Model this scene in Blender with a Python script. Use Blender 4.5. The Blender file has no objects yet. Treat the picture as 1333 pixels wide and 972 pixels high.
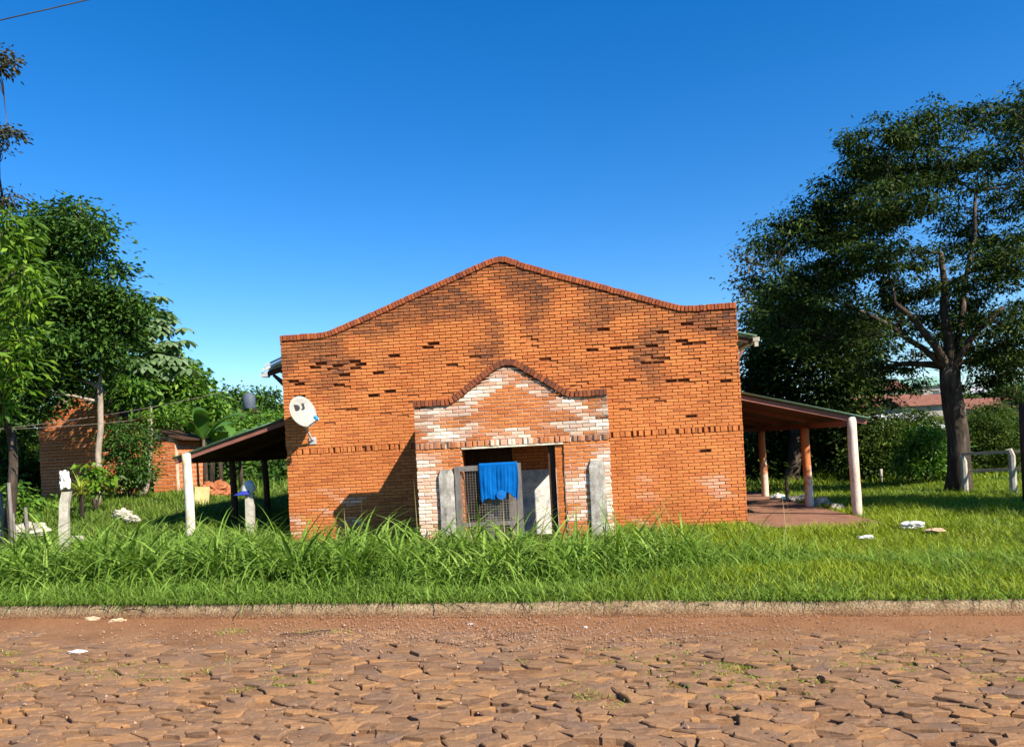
import bpy, bmesh, math, random
import numpy as np
from mathutils import Vector, Matrix, noise
R = math.radians
random.seed(7)
rng = np.random.default_rng(7)
scene = bpy.context.scene
col = scene.collection

# ------------------------------------------------------------------ camera
EYE = 1.8
F, CX, CY, TH = 1000.0, 666.5, 586.0, R(3.1)          # focal length in photo pixels, optical axis, roll
cam_d = bpy.data.cameras.new('camera'); cam = bpy.data.objects.new('camera', cam_d); col.objects.link(cam)
cam_d.sensor_width = 36.0; cam_d.lens = 36.0 * F / 1333.0
cam_d.shift_y = (CY - 486.0) / 1333.0; cam_d.clip_end = 3000
cam.matrix_world = Matrix.Translation((0, 0, EYE)) @ Matrix.Rotation(R(90), 4, 'X') @ Matrix.Rotation(-TH, 4, 'Z')
scene.camera = cam

# ------------------------------------------------------------------ light
SUN = Vector((1.247, -1.09, 1.3)).normalized()
w = bpy.data.worlds.new('World'); scene.world = w; w.use_nodes = True
nt = w.node_tree; nt.nodes.clear()
sky = nt.nodes.new('ShaderNodeTexSky'); sky.sky_type = 'NISHITA'; sky.sun_disc = False
sky.sun_elevation = math.asin(SUN.z); sky.sun_rotation = math.atan2(SUN.x, SUN.y)
sky.altitude = 200; sky.air_density = 1.0; sky.dust_density = 0.0; sky.ozone_density = 4.0
hs = nt.nodes.new('ShaderNodeHueSaturation'); hs.inputs["Hue"].default_value = .506; hs.inputs["Saturation"].default_value = 1.36; hs.inputs['Value'].default_value = 1.0
bg = nt.nodes.new('ShaderNodeBackground'); bg.inputs[1].default_value = 0.089
wo = nt.nodes.new('ShaderNodeOutputWorld')
nt.links.new(sky.outputs[0], hs.inputs['Color']); nt.links.new(hs.outputs[0], bg.inputs[0]); nt.links.new(bg.outputs[0], wo.inputs[0])
sd = bpy.data.lights.new('sun', 'SUN'); sd.energy = 5.0; sd.angle = R(0.5); sd.color = (1.0, 0.93, 0.82)
so = bpy.data.objects.new('sun', sd); col.objects.link(so); so.rotation_euler = SUN.to_track_quat('Z', 'Y').to_euler()
vs = scene.view_settings; vs.view_transform = 'Standard'; vs.look = 'None'; vs.gamma = 1; vs.use_curve_mapping = False
vs.exposure = 1.15
scene.render.engine = 'CYCLES'
scene.cycles.max_bounces = 6; scene.cycles.transparent_max_bounces = 6

# ------------------------------------------------------------------ helpers
def at(px, py, Y):
    "point at depth Y seen at photo pixel (px, py)"
    u, v = px - CX, CY - py; c, s = math.cos(TH), math.sin(TH)
    return Vector(((u*c + v*s)/F*Y, Y, EYE + (-u*s + v*c)/F*Y))
def sm(a, b, x):
    t = min(1, max(0, (x-a)/(b-a))); return t*t*(3-2*t)
def kerb_y(x): return 8.1 - 0.119*x
KU = Vector((1, -0.119, 0)).normalized(); KV = Vector((0.119, 1, 0)).normalized(); K0 = Vector((0, 8.1, 0))
def road_z(x): return -0.025*max(-14, min(14, x))
def T(x, y):
    "height of the ground"
    d = y - kerb_y(x)
    z0 = road_z(x) + 0.165
    left = min(1, max(0, (-x-4.5)/6))*min(1, max(0, (y-12)/10))*1.0
    z1 = left + 7.5*sm(48, 140, y)
    k = sm(0.3, 6.5, d)
    return z0*(1-k) + z1*k + 0.02*math.sin(x*1.7+y)*k

def link(o, parent=None):
    col.objects.link(o)
    if parent is not None: o.parent = parent
    return o
def tag(o, label=None, cat=None, group=None, kind=None):
    if label: o['label'] = label
    if cat: o['category'] = cat
    if group: o['group'] = group
    if kind: o['kind'] = kind
    return o
def empty(name, loc=(0, 0, 0), rz=0, label=None, cat=None, group=None):
    o = bpy.data.objects.new(name, None); o.location = loc; o.rotation_euler = (0, 0, rz); o.empty_display_size = .2
    link(o); return tag(o, label, cat, group)
def np_mesh(name, V, Fc, m, parent=None, smooth=False, attrs=None):
    "V (n,3) float array, Fc (k,c) int array with c corners a face"
    V = np.asarray(V, np.float32); Fc = np.asarray(Fc, np.int32)
    me = bpy.data.meshes.new(name); n, c = Fc.shape
    me.vertices.add(len(V)); me.vertices.foreach_set('co', V.ravel())
    me.loops.add(n*c); me.loops.foreach_set('vertex_index', Fc.ravel())
    me.polygons.add(n); me.polygons.foreach_set('loop_start', np.arange(0, n*c, c, dtype=np.int32))
    me.polygons.foreach_set('loop_total', np.full(n, c, np.int32))
    if smooth: me.polygons.foreach_set('use_smooth', np.ones(n, bool))
    me.materials.append(m); me.update(calc_edges=True); me.validate()
    return link(bpy.data.objects.new(name, me), parent)

class MB:
    def __init__(s): s.v = []; s.f = []; s.a = []
    def add(s, vs, fs, val=None):
        b = len(s.v); s.v += [tuple(p) for p in vs]; s.f += [tuple(b+i for i in f) for f in fs]
        if val is not None: s.a += [val]*len(fs)
        return s
    def box(s, x0, x1, y0, y1, z0, z1, val=None):
        return s.add([(x0,y0,z0),(x1,y0,z0),(x1,y1,z0),(x0,y1,z0),(x0,y0,z1),(x1,y0,z1),(x1,y1,z1),(x0,y1,z1)],
                     [(0,3,2,1),(4,5,6,7),(0,1,5,4),(1,2,6,5),(2,3,7,6),(3,0,4,7)], val)
    def bar(s, p, q, wd, ht, up=(0,0,1)):
        p, q = Vector(p), Vector(q); d = (q-p).normalized(); sd_ = d.cross(Vector(up)).normalized(); u = sd_.cross(d)
        vs = []
        for e in (p, q):
            for a, b in ((-1,-1),(1,-1),(1,1),(-1,1)): vs.append(e + sd_*a*wd/2 + u*b*ht/2)
        return s.add(vs, [(3,2,1,0),(4,5,6,7),(0,1,5,4),(1,2,6,5),(2,3,7,6),(3,0,4,7)])
    def tube(s, pts, rad, n=8, wob=0.0):
        pts = [Vector(p) for p in pts]; b = len(s.v); k = len(pts)
        if not hasattr(rad, '__len__'): rad = [rad]*k
        ref = Vector((1,0,0)) if abs((pts[-1]-pts[0]).normalized().x) < .8 else Vector((0,1,0))
        for i, p in enumerate(pts):
            d = (pts[min(i+1,k-1)] - pts[max(i-1,0)]).normalized()
            a = d.cross(ref).normalized(); c = d.cross(a)
            for j in range(n):
                t = 2*math.pi*j/n; r = rad[i]*(1+wob*random.uniform(-1,1))
                s.v.append(tuple(p + a*math.cos(t)*r + c*math.sin(t)*r))
        for i in range(k-1):
            for j in range(n):
                j2 = (j+1) % n
                s.f.append((b+i*n+j, b+i*n+j2, b+(i+1)*n+j2, b+(i+1)*n+j))
        s.f.append(tuple(b+j for j in range(n))[::-1]); s.f.append(tuple(b+(k-1)*n+j for j in range(n)))
        return s
    def prism(s, poly, y0, y1):
        "polygon of (x, z) extruded from y0 to y1"
        n = len(poly)
        vs = [(x, y0, z) for x, z in poly] + [(x, y1, z) for x, z in poly]
        fs = [tuple(range(n)), tuple(range(2*n-1, n-1, -1))] + [(i, i+n, (i+1) % n+n, (i+1) % n) for i in range(n)]
        return s.add(vs, fs)
    def mesh(s, name, m):
        me = bpy.data.meshes.new(name); me.from_pydata(s.v, [], s.f); me.materials.append(m); me.update()
        return me
    def build(s, name, m, parent=None, smooth=False):
        me = s.mesh(name, m)
        bm = bmesh.new(); bm.from_mesh(me); bmesh.ops.recalc_face_normals(bm, faces=bm.faces[:]); bm.to_mesh(me); bm.free()
        if smooth:
            for p in me.polygons: p.use_smooth = True
        return link(bpy.data.objects.new(name, me), parent)

# ------------------------------------------------------------------ materials
def ramp(nt_, fac, stops):
    r = nt_.nodes.new('ShaderNodeValToRGB'); e = r.color_ramp.elements
    while len(e) < len(stops): e.new(0.5)
    for el, (p, c) in zip(e, stops): el.position = p; el.color = (*c, 1) if len(c) == 3 else c
    nt_.links.new(fac, r.inputs[0]); return r.outputs[0]
def nz(nt_, vec, scale, detail=4, rough=.6):
    n = nt_.nodes.new('ShaderNodeTexNoise'); n.inputs['Scale'].default_value = scale
    n.inputs['Detail'].default_value = detail; n.inputs['Roughness'].default_value = rough
    if vec is not None: nt_.links.new(vec, n.inputs['Vector'])
    return n.outputs[0]
def math_(nt_, op, a, b=None, clamp=False):
    n = nt_.nodes.new('ShaderNodeMath'); n.operation = op; n.use_clamp = clamp
    for i, v in enumerate((a, b)):
        if v is None: continue
        if isinstance(v, (int, float)): n.inputs[i].default_value = v
        else: nt_.links.new(v, n.inputs[i])
    return n.outputs[0]
def mix(nt_, fac, a, b, mode='MIX'):
    n = nt_.nodes.new('ShaderNodeMix'); n.data_type = 'RGBA'; n.blend_type = mode
    for i, v in ((0, fac), (6, a), (7, b)):
        if isinstance(v, (int, float)): n.inputs[i].default_value = v
        elif isinstance(v, tuple): n.inputs[i].default_value = (*v, 1)
        else: nt_.links.new(v, n.inputs[i])
    return n.outputs[2]
def newmat(name, rough=.85, spec=.2):
    m = bpy.data.materials.new(name); m.use_nodes = True; t = m.node_tree
    b = t.nodes['Principled BSDF']; b.inputs['Roughness'].default_value = rough; b.inputs['Specular IOR Level'].default_value = spec
    return m, t, b
def bump(t, b, h, strength, dist=.01):
    n = t.nodes.new('ShaderNodeBump'); n.inputs['Strength'].default_value = strength; n.inputs['Distance'].default_value = dist
    t.links.new(h, n.inputs['Height']); t.links.new(n.outputs[0], b.inputs['Normal'])
def pos(t, coord='pos'):
    if coord == 'pos': return t.nodes.new('ShaderNodeNewGeometry').outputs['Position']
    return t.nodes.new('ShaderNodeTexCoord').outputs['Object']
def sepz(t, p, ax='Z'):
    s = t.nodes.new('ShaderNodeSeparateXYZ'); t.links.new(p, s.inputs[0]); return s.outputs[ax]
def scalev(t, p, sc):
    n = t.nodes.new('ShaderNodeVectorMath'); n.operation = 'MULTIPLY'; t.links.new(p, n.inputs[0]); n.inputs[1].default_value = sc
    return n.outputs[0]
def noisy(name, stops, scale=6, rough=.85, bump_s=.4, bdist=.01, stretch=None, spec=.2, fine=None, coord='pos'):
    m, t, b = newmat(name, rough, spec); p = pos(t, coord)
    if stretch: p = scalev(t, p, stretch)
    n1 = nz(t, p, scale, 6, .65)
    c = ramp(t, n1, stops)
    n2 = nz(t, p, fine or scale*7, 4, .7)
    k = ramp(t, n2, [(.3, (.72,.72,.72)), (.7, (1.15,1.15,1.15))])
    t.links.new(mix(t, 1.0, c, k, 'MULTIPLY'), b.inputs['Base Color'])
    if bump_s: bump(t, b, n2, bump_s, bdist)
    return m
def rnd_id(t):
    g = t.nodes.new('ShaderNodeNewGeometry'); o = t.nodes.new('ShaderNodeObjectInfo')
    return math_(t, 'FRACT', math_(t, 'ADD', g.outputs['Random Per Island'], o.outputs['Random']))
def brick_mat(name, stops):
    m, t, b = newmat(name, .88, .15); p = pos(t)
    c = ramp(t, rnd_id(t), stops)
    big = ramp(t, nz(t, p, .8, 3, .6), [(.3, (.86,.83,.8)), (.7, (1.1,1.12,1.12))])
    c = mix(t, 1.0, c, big, 'MULTIPLY')
    fine = nz(t, p, 34, 5, .7)
    c = mix(t, 1.0, c, ramp(t, fine, [(.3, (.72,.7,.68)), (.68, (1.14,1.14,1.14))]), 'MULTIPLY')
    def attr(nm):
        a1 = t.nodes.new('ShaderNodeAttribute'); a1.attribute_name = nm; a1.attribute_type = 'GEOMETRY'
        a2 = t.nodes.new('ShaderNodeAttribute'); a2.attribute_name = nm; a2.attribute_type = 'OBJECT'
        return math_(t, 'ADD', a1.outputs['Fac'], a2.outputs['Fac'])
    st = nz(t, p, 9, 5, .75)
    soot = math_(t, 'MULTIPLY', attr('soot'), ramp(t, st, [(.25, (.35,)*3), (.6, (1,)*3)]))
    c = mix(t, soot, c, (.055, .032, .026))
    red = math_(t, 'MULTIPLY', ramp(t, sepz(t, p), [(0, (1,)*3), (1, (0,)*3)]), .3)
    c = mix(t, red, c, (.3, .065, .02))
    wh = math_(t, 'MULTIPLY', attr('white'), ramp(t, st, [(.3, (.6,)*3), (.58, (1,)*3)]))
    c = mix(t, wh, c, (.8, .74, .62))
    t.links.new(c, b.inputs['Base Color']); bump(t, b, fine, .7, .006)
    return m
M = {}
M['brick'] = brick_mat('brick', [(0, (.47,.14,.042)), (.25, (.55,.18,.052)), (.65, (.6,.21,.062)), (.95, (.55,.18,.055)), (1, (.4,.12,.04))])
M['brick_coping'] = brick_mat('brick_coping', [(0, (.28,.075,.03)), (.5, (.4,.11,.035)), (1, (.22,.06,.028))])
M['block'] = brick_mat('block', [(0, (.42,.12,.035)), (.5, (.52,.165,.045)), (1, (.46,.13,.04))])
M['mortar'] = noisy('mortar', [(.3, (.17,.055,.021)), (.7, (.31,.108,.04))], 8, .95, .5)
M['mortar_pale'] = noisy('mortar_pale', [(.3, (.4,.24,.13)), (.7, (.72,.58,.44))], 8, .95, .5)
def brick_tex(name, mortar, c1, c2, bw=.25, rh=.0695, ms=.012):
    m, t, b = newmat(name, .9, .15); tc = t.nodes.new('ShaderNodeTexCoord').outputs['Object']
    s = t.nodes.new('ShaderNodeSeparateXYZ'); t.links.new(tc, s.inputs[0])
    cmb = t.nodes.new('ShaderNodeCombineXYZ'); t.links.new(math_(t, 'ADD', s.outputs[0], s.outputs[1]), cmb.inputs[0]); t.links.new(s.outputs[2], cmb.inputs[1])
    br = t.nodes.new('ShaderNodeTexBrick'); t.links.new(cmb.outputs[0], br.inputs['Vector'])
    br.inputs['Scale'].default_value = 1; br.inputs['Brick Width'].default_value = bw; br.inputs['Row Height'].default_value = rh
    br.inputs['Mortar Size'].default_value = ms*.5; br.inputs['Mortar Smooth'].default_value = .2
    br.inputs['Color1'].default_value = (*c1, 1); br.inputs['Color2'].default_value = (*c2, 1); br.inputs['Mortar'].default_value = (*mortar, 1)
    c = mix(t, 1.0, br.outputs[0], ramp(t, nz(t, pos(t), 12, 5), [(.3, (.7,)*3), (.7, (1.15,)*3)]), 'MULTIPLY')
    t.links.new(c, b.inputs['Base Color']); bump(t, b, br.outputs[1], -.8, .01)
    return m
M['brick_side'] = brick_tex('brick_side', (.2,.07,.03), (.4,.115,.03), (.52,.16,.04))
M['block_side'] = brick_tex('block_side', (.5,.4,.3), (.42,.12,.035), (.5,.16,.045), .27, .15, .02)

def leaf_mat(name, stops, transl=.35, rough=.55, big=.5, spec=.3):
    m, t, b = newmat(name, rough, spec)
    r = rnd_id(t); p = pos(t)
    f = math_(t, 'ADD', math_(t, 'MULTIPLY', r, .55), math_(t, 'MULTIPLY', nz(t, p, big, 2, .5), .45))
    c = ramp(t, f, stops)
    t.links.new(c, b.inputs['Base Color'])
    tr = t.nodes.new('ShaderNodeBsdfTranslucent'); t.links.new(mix(t, 1.0, c, (1.0, 1.05, .5), 'MULTIPLY'), tr.inputs[0])
    ms = t.nodes.new('ShaderNodeMixShader'); ms.inputs[0].default_value = transl
    t.links.new(b.outputs[0], ms.inputs[1]); t.links.new(tr.outputs[0], ms.inputs[2])
    t.links.new(ms.outputs[0], t.nodes['Material Output'].inputs[0])
    return m
M['grass_tall'] = leaf_mat('grass_tall', [(.1, (.07,.125,.016)), (.4, (.135,.235,.028)), (.65, (.2,.32,.045)), (.85, (.3,.4,.085)), (1, (.46,.4,.17))], .38, .55, .5, .2)
M['grass_lawn'] = leaf_mat('grass_lawn', [(.1, (.1,.14,.008)), (.4, (.19,.25,.011)), (.7, (.29,.355,.015)), (1, (.42,.42,.05))], .35, .6, .7)
M['grass_mid'] = leaf_mat('grass_mid', [(.1, (.055,.1,.012)), (.4, (.105,.185,.018)), (.7, (.17,.26,.028)), (1, (.28,.33,.06))], .35, .55, .7)
M['weed'] = leaf_mat('weed', [(.1, (.14,.2,.02)), (.6, (.28,.32,.04)), (1, (.38,.36,.08))], .3, .6)
M['dry'] = leaf_mat('dry', [(.1, (.2,.13,.05)), (.6, (.38,.28,.12)), (1, (.5,.4,.2))], .3, .7)
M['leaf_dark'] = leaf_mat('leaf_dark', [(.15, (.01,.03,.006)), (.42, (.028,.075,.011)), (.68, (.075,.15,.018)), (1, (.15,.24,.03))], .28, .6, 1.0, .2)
M['leaf_green'] = leaf_mat('leaf_green', [(.1, (.025,.07,.009)), (.45, (.075,.17,.016)), (.75, (.15,.27,.026)), (1, (.25,.37,.045))], .38)
M['leaf_mango'] = leaf_mat('leaf_mango', [(.1, (.03,.08,.006)), (.5, (.1,.2,.012)), (.85, (.2,.32,.02)), (1, (.28,.38,.035))], .35)
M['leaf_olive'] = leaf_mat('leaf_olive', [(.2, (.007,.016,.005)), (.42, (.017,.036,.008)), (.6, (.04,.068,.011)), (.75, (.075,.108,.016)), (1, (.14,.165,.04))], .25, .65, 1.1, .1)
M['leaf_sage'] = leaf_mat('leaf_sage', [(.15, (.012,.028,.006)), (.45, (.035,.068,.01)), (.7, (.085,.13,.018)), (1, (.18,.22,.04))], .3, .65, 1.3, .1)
M['leaf_brown'] = leaf_mat('leaf_brown', [(.1, (.014,.016,.007)), (.5, (.05,.048,.018)), (.8, (.13,.11,.045)), (1, (.24,.2,.1))], .2, .6, .5)
M['leaf_cecropia'] = leaf_mat('leaf_cecropia', [(.1, (.06,.11,.04)), (.6, (.14,.22,.09)), (1, (.3,.36,.24))], .3, .5)
M['leaf_banana'] = leaf_mat('leaf_banana', [(.1, (.05,.13,.02)), (.6, (.1,.22,.035)), (1, (.2,.33,.06))], .4, .45)
M['bark'] = noisy('bark', [(.3, (.022,.016,.012)), (.52, (.06,.043,.03)), (.72, (.2,.15,.11))], 3.2, .95, 1.0, .03, (1.6, 1.6, .35))
M['bark_pale'] = noisy('bark_pale', [(.3, (.2,.15,.11)), (.7, (.42,.34,.26))], 6, .9, .6, .02, (1.5,1.5,.5))
M['concrete'] = noisy('concrete', [(.28, (.13,.115,.095)), (.5, (.36,.32,.27)), (.75, (.6,.55,.47))], 7, .95, .8, .008, (1,1,.6))
M['post_concrete'] = noisy('post_concrete', [(.3, (.28,.25,.19)), (.7, (.5,.46,.37))], 7, .95, .6, .008)
M['white'] = noisy('white', [(.3, (.42,.4,.37)), (.7, (.62,.61,.58))], 5, .7, .2)
M['dish'] = noisy('dish', [(.3, (.28,.265,.23)), (.7, (.35,.335,.29))], 3, .45, .05)
M['black'] = noisy('black', [(.3, (.012,.012,.014)), (.7, (.03,.03,.033))], 9, .6, .1)
M['grey'] = noisy('grey', [(.3, (.3,.3,.3)), (.7, (.45,.45,.45))], 9, .6, .1)
M['steel'] = noisy('steel', [(.3, (.32,.3,.29)), (.7, (.55,.54,.52))], 9, .5, .2, spec=.5)
M['blue_plastic'] = noisy('blue_plastic', [(.3, (.03,.25,.5)), (.7, (.06,.35,.62))], 9, .5, .1)
M['cloth_blue'] = noisy('cloth_blue', [(.3, (.002,.085,.3)), (.7, (.004,.125,.4))], 6, 1.0, .3, .004, fine=180, spec=.03)
M['cloth_print'] = noisy('cloth_print', [(.3, (.003,.1,.34)), (.7, (.008,.15,.46))], 6, .7, .2, .004)
M['cap_blue'] = noisy('cap_blue', [(.3, (.02,.03,.22)), (.7, (.04,.06,.35))], 6, .8, .2)
M['wood_grey'] = noisy('wood_grey', [(.3, (.1,.085,.075)), (.7, (.23,.2,.175))], 5, .9, .6, .006, (6,6,1))
M['wood_purple'] = noisy('wood_purple', [(.3, (.16,.06,.045)), (.7, (.28,.115,.085))], 5, .8, .4, .006, (1,6,6))
M['wood_purple_shade'] = noisy('wood_purple_shade', [(.3, (.06,.028,.02)), (.7, (.13,.06,.045))], 5, .85, .4, .006, (1,6,6))  # purple-brown boards with the shade under the veranda put into the colour
M['wood_dark'] = noisy('wood_dark', [(.3, (.03,.016,.01)), (.7, (.085,.04,.026))], 5, .85, .5, .006, (5,5,1))
M['sheet_green'] = noisy('sheet_green', [(.3, (.16,.3,.22)), (.7, (.26,.42,.32))], 3, .5, .1)
M['sheet_metal'] = noisy('sheet_metal', [(.3, (.3,.29,.28)), (.7, (.62,.61,.6))], 3, .45, .1, spec=.5)
M['slab'] = noisy('slab', [(.3, (.17,.08,.045)), (.7, (.28,.14,.085))], 3, .9, .4)
M['roof_tile'] = noisy('roof_tile', [(.3, (.14,.055,.035)), (.7, (.26,.11,.07))], 2, .9, .3)
M['house_cream'] = noisy('house_cream', [(.3, (.25,.22,.19)), (.7, (.38,.35,.3))], .6, .9, .1)
M['glass_dark'] = noisy('glass_dark', [(.3, (.02,.025,.03)), (.7, (.05,.055,.06))], 2, .15, 0, spec=.5)
M['tank'] = noisy('tank', [(.3, (.05,.065,.085)), (.7, (.1,.12,.145))], 2, .6, .1)
M['wire'] = noisy('wire', [(.3, (.02,.02,.025)), (.7, (.05,.05,.05))], 2, .6, 0)
M['wire_rust'] = noisy('wire_rust', [(.3, (.16,.12,.1)), (.7, (.3,.25,.2))], 30, .7, 0)
M['soil'] = noisy('soil', [(.3, (.25,.08,.03)), (.7, (.42,.16,.07))], 4, .95, .6, .02)
M['card'] = noisy('card', [(.3, (.42,.28,.16)), (.7, (.58,.42,.27))], 5, .9, .2)
M['yellow'] = noisy('yellow', [(.3, (.36,.28,.11)), (.7, (.5,.42,.2))], 4, .8, .2)
M['rail'] = noisy('rail', [(.3, (.35,.27,.17)), (.7, (.5,.42,.3))], 4, .85, .2)
def mural():
    m, t, b = newmat('stained_plaster', .9, .15); p = pos(t)
    n1 = nz(t, p, 3.2, 6, .7); n2 = nz(t, p, 11, 5, .7)
    c = ramp(t, n1, [(.36, (.3,.34,.4)), (.47, (.6,.57,.5)), (.62, (.78,.75,.68))])
    c = mix(t, ramp(t, n2, [(.56, (0,)*3), (.66, (1,)*3)]), c, (.34,.24,.13))
    t.links.new(c, b.inputs['Base Color']); bump(t, b, n2, .4, .01); return m
M['plaster'] = mural()
def post_paint():
    m, t, b = newmat('peeling_post', .85, .2); tc = pos(t, 'obj'); p = pos(t)
    n1 = nz(t, scalev(t, p, (1,1,.5)), 5, 6, .7)
    z = sepz(t, tc)
    f = math_(t, 'ADD', math_(t, 'MULTIPLY', z, .38), math_(t, 'MULTIPLY', n1, 1.1))
    c = ramp(t, f, [(.72, (.62,.5,.4)), (.86, (.58,.42,.3)), (.95, (.5,.18,.06)), (1.0, (.42,.13,.045))])
    sp = nz(t, p, 26, 4, .7)
    c = mix(t, ramp(t, sp, [(.55, (0,)*3), (.7, (.7,)*3)]), c, (.34,.14,.07))
    t.links.new(c, b.inputs['Base Color']); bump(t, b, sp, .4, .008); return m
M['post_paint'] = post_paint()
M['post_pale'] = noisy('post_pale', [(.3, (.4,.17,.09)), (.43, (.55,.4,.3)), (.7, (.68,.56,.46))], 4, .85, .4, .008, (1,1,.35))
M['post_white'] = noisy('post_white', [(.3, (.42,.3,.17)), (.5, (.62,.56,.42)), (.7, (.74,.7,.58))], 5, .85, .4, .008, (1,1,.4))
def ground_mat():
    m, t, b = newmat('ground', .97, .1); p = pos(t)
    c = ramp(t, nz(t, p, .9, 6, .65), [(.3, (.035,.055,.012)), (.55, (.075,.09,.018)), (.75, (.15,.085,.03))])
    n2 = nz(t, p, 25, 4, .7)
    c = mix(t, 1.0, c, ramp(t, n2, [(.3, (.6,)*3), (.7, (1.25,)*3)]), 'MULTIPLY')
    t.links.new(c, b.inputs['Base Color']); bump(t, b, n2, .8, .03); return m
M['ground'] = ground_mat()
def road_mat():
    m, t, b = newmat('road_dirt', .97, .1); p = pos(t)
    s = t.nodes.new('ShaderNodeSeparateXYZ'); t.links.new(p, s.inputs[0])
    dk = math_(t, 'SUBTRACT', math_(t, 'SUBTRACT', 8.1, math_(t, 'MULTIPLY', s.outputs[0], .119)), s.outputs[1])   # distance from the kerb
    n1 = nz(t, p, 1.3, 6, .7); n2 = nz(t, p, 42, 5, .75)
    c = ramp(t, n1, [(.3, (.18,.088,.042)), (.52, (.26,.135,.065)), (.72, (.31,.175,.09))])
    rd = math_(t, 'SUBTRACT', 1.0, math_(t, 'MULTIPLY', math_(t, 'ADD', dk, math_(t, 'MULTIPLY', n1, -.35)), 1.9), True)
    c = mix(t, math_(t, 'MULTIPLY', rd, .45), c, (.24,.1,.045))
    c = mix(t, 1.0, c, ramp(t, n2, [(.3, (.66,)*3), (.7, (1.2,)*3)]), 'MULTIPLY')
    t.links.new(c, b.inputs['Base Color']); bump(t, b, n2, .9, .02); return m
M['road'] = road_mat()
def stone_mat():
    m, t, b = newmat('paving_stone', .9, .2); p = pos(t)
    c = ramp(t, rnd_id(t), [(0, (.13,.07,.038)), (.3, (.2,.11,.058)), (.5, (.16,.098,.064)), (.75, (.23,.125,.062)), (.9, (.31,.155,.062)), (1, (.14,.088,.062))])
    n1 = nz(t, p, 2.2, 6, .7); n2 = nz(t, p, 38, 5, .75)
    c = mix(t, ramp(t, n1, [(.42, (0,)*3), (.66, (.75,)*3)]), c, (.27,.145,.066))
    c = mix(t, 1.0, c, ramp(t, n2, [(.3, (.72,)*3), (.7, (1.15,)*3)]), 'MULTIPLY')
    t.links.new(c, b.inputs['Base Color']); bump(t, b, n2, .6, .012); return m
M['stone'] = stone_mat()
M['gravel'] = noisy('gravel', [(.3, (.2,.1,.06)), (.7, (.42,.27,.18))], 20, .95, .3)
def kerb_mat():
    m, t, b = newmat('kerb_concrete', .95, .15); p = pos(t)
    n1 = nz(t, scalev(t, p, (1,1,.6)), 6, 6, .75); n2 = nz(t, p, 55, 4, .7)
    c = ramp(t, n1, [(.3, (.12,.075,.04)), (.45, (.31,.21,.115)), (.7, (.46,.35,.21))])
    c = mix(t, ramp(t, math_(t, 'ADD', math_(t, 'ADD', sepz(t, p), math_(t, 'MULTIPLY', sepz(t, p, 'X'), .025)), math_(t, 'MULTIPLY', n1, -.08)), [(.0, (.95,)*3), (.09, (0,)*3)]), c, (.26,.11,.048))
    c = mix(t, 1.0, c, ramp(t, n2, [(.35, (.35,)*3), (.65, (1.25,)*3)]), 'MULTIPLY')
    t.links.new(c, b.inputs['Base Color']); bump(t, b, n2, 1.0, .03); return m
M['kerb'] = kerb_mat()

# ================================================================== SETTING
def axis(dense0, dense1, step, far):
    a = list(np.arange(dense0, dense1+1e-6, step)); s = step
    lo, hi = dense0, dense1
    while hi < far: s *= 1.35; hi += s; a.append(hi)
    s = step
    while lo > -far: s *= 1.35; lo -= s; a.insert(0, lo)
    return np.array(a)
xs = axis(-14, 16, .5, 900); ys = np.sort(np.append(axis(-6, 22, .5, 900), [.1, .11]))     # ys: distance behind the kerb line
V = []
for d in ys:
    for x in xs:
        y = d + kerb_y(max(-40, min(40, x))); V.append((x, y, T(x, y) if d > .105 else road_z(x)-.35))
nx = len(xs); Fq = np.array([(j*nx+i, j*nx+i+1, (j+1)*nx+i+1, (j+1)*nx+i) for j in range(len(ys)-1) for i in range(nx-1)])
tag(np_mesh('ground', V, Fq, M['ground'], smooth=True), kind='structure')
# road sheet in kerb coordinates
def rp(u, v):
    p = K0 + KU*u + KV*v; return p
us = np.arange(-40, 40.1, .2); vv = np.arange(-11, .051, .125); vv = np.append(vv, .06)
V = []
for v in vv:
    for u in us:
        p = rp(u, v)
        n_ = noise.noise(Vector((u*.8, v*.8, 3)))*.026 + noise.noise(Vector((u*2.6, v*2.6, 9)))*.016
        rise = .05*sm(-.5, 0, v)          # soil washed up against the kerb
        V.append((p.x, p.y, road_z(p.x) + n_*.8 + rise - .004 - .02*sm(-.5, -2.2, v + .9*noise.noise(Vector((u*.9, v*.9, 14))))))
nu = len(us); Fq = [(j*nu+i, j*nu+i+1, (j+1)*nu+i+1, (j+1)*nu+i) for j in range(len(vv)-1) for i in range(nu-1)]
road = tag(np_mesh('road', V, Fq, M['road'], smooth=True), kind='structure')
# paving stones: irregular slabs bedded in the dirt
def clip(poly, nrm, dd):
    out = []
    for i in range(len(poly)):
        a, b = poly[i], poly[(i+1) % len(poly)]
        da, db = a[0]*nrm[0]+a[1]*nrm[1]-dd, b[0]*nrm[0]+b[1]*nrm[1]-dd
        if da <= 0: out.append(a)
        if (da < 0) != (db < 0):
            t = da/(da-db); out.append((a[0]+(b[0]-a[0])*t, a[1]+(b[1]-a[1])*t))
    return out
srng = np.random.default_rng(21); AN = 1.75                       # slabs lie longer along the street
cand = []; cbuf = np.zeros((6000, 3)); nc = 0
for u, v in zip(srng.uniform(-8.5, 8.5, 26000), srng.uniform(-7.2, -.2, 26000)):
    p = rp(u, v)
    if p.y < 2.6 or abs(p.x) > .72*p.y + 1.9 or nc >= 5990: continue
    rad = (.062 if srng.random() < .35 else .1)*(.5 + .95*srng.random())
    if nc and np.any(((u-cbuf[:nc, 0])/AN)**2 + (v-cbuf[:nc, 1])**2 < (rad*.5+cbuf[:nc, 2]*.5)**2): continue
    cbuf[nc] = (u, v, rad); nc += 1; cand.append((u, v, rad))
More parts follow.
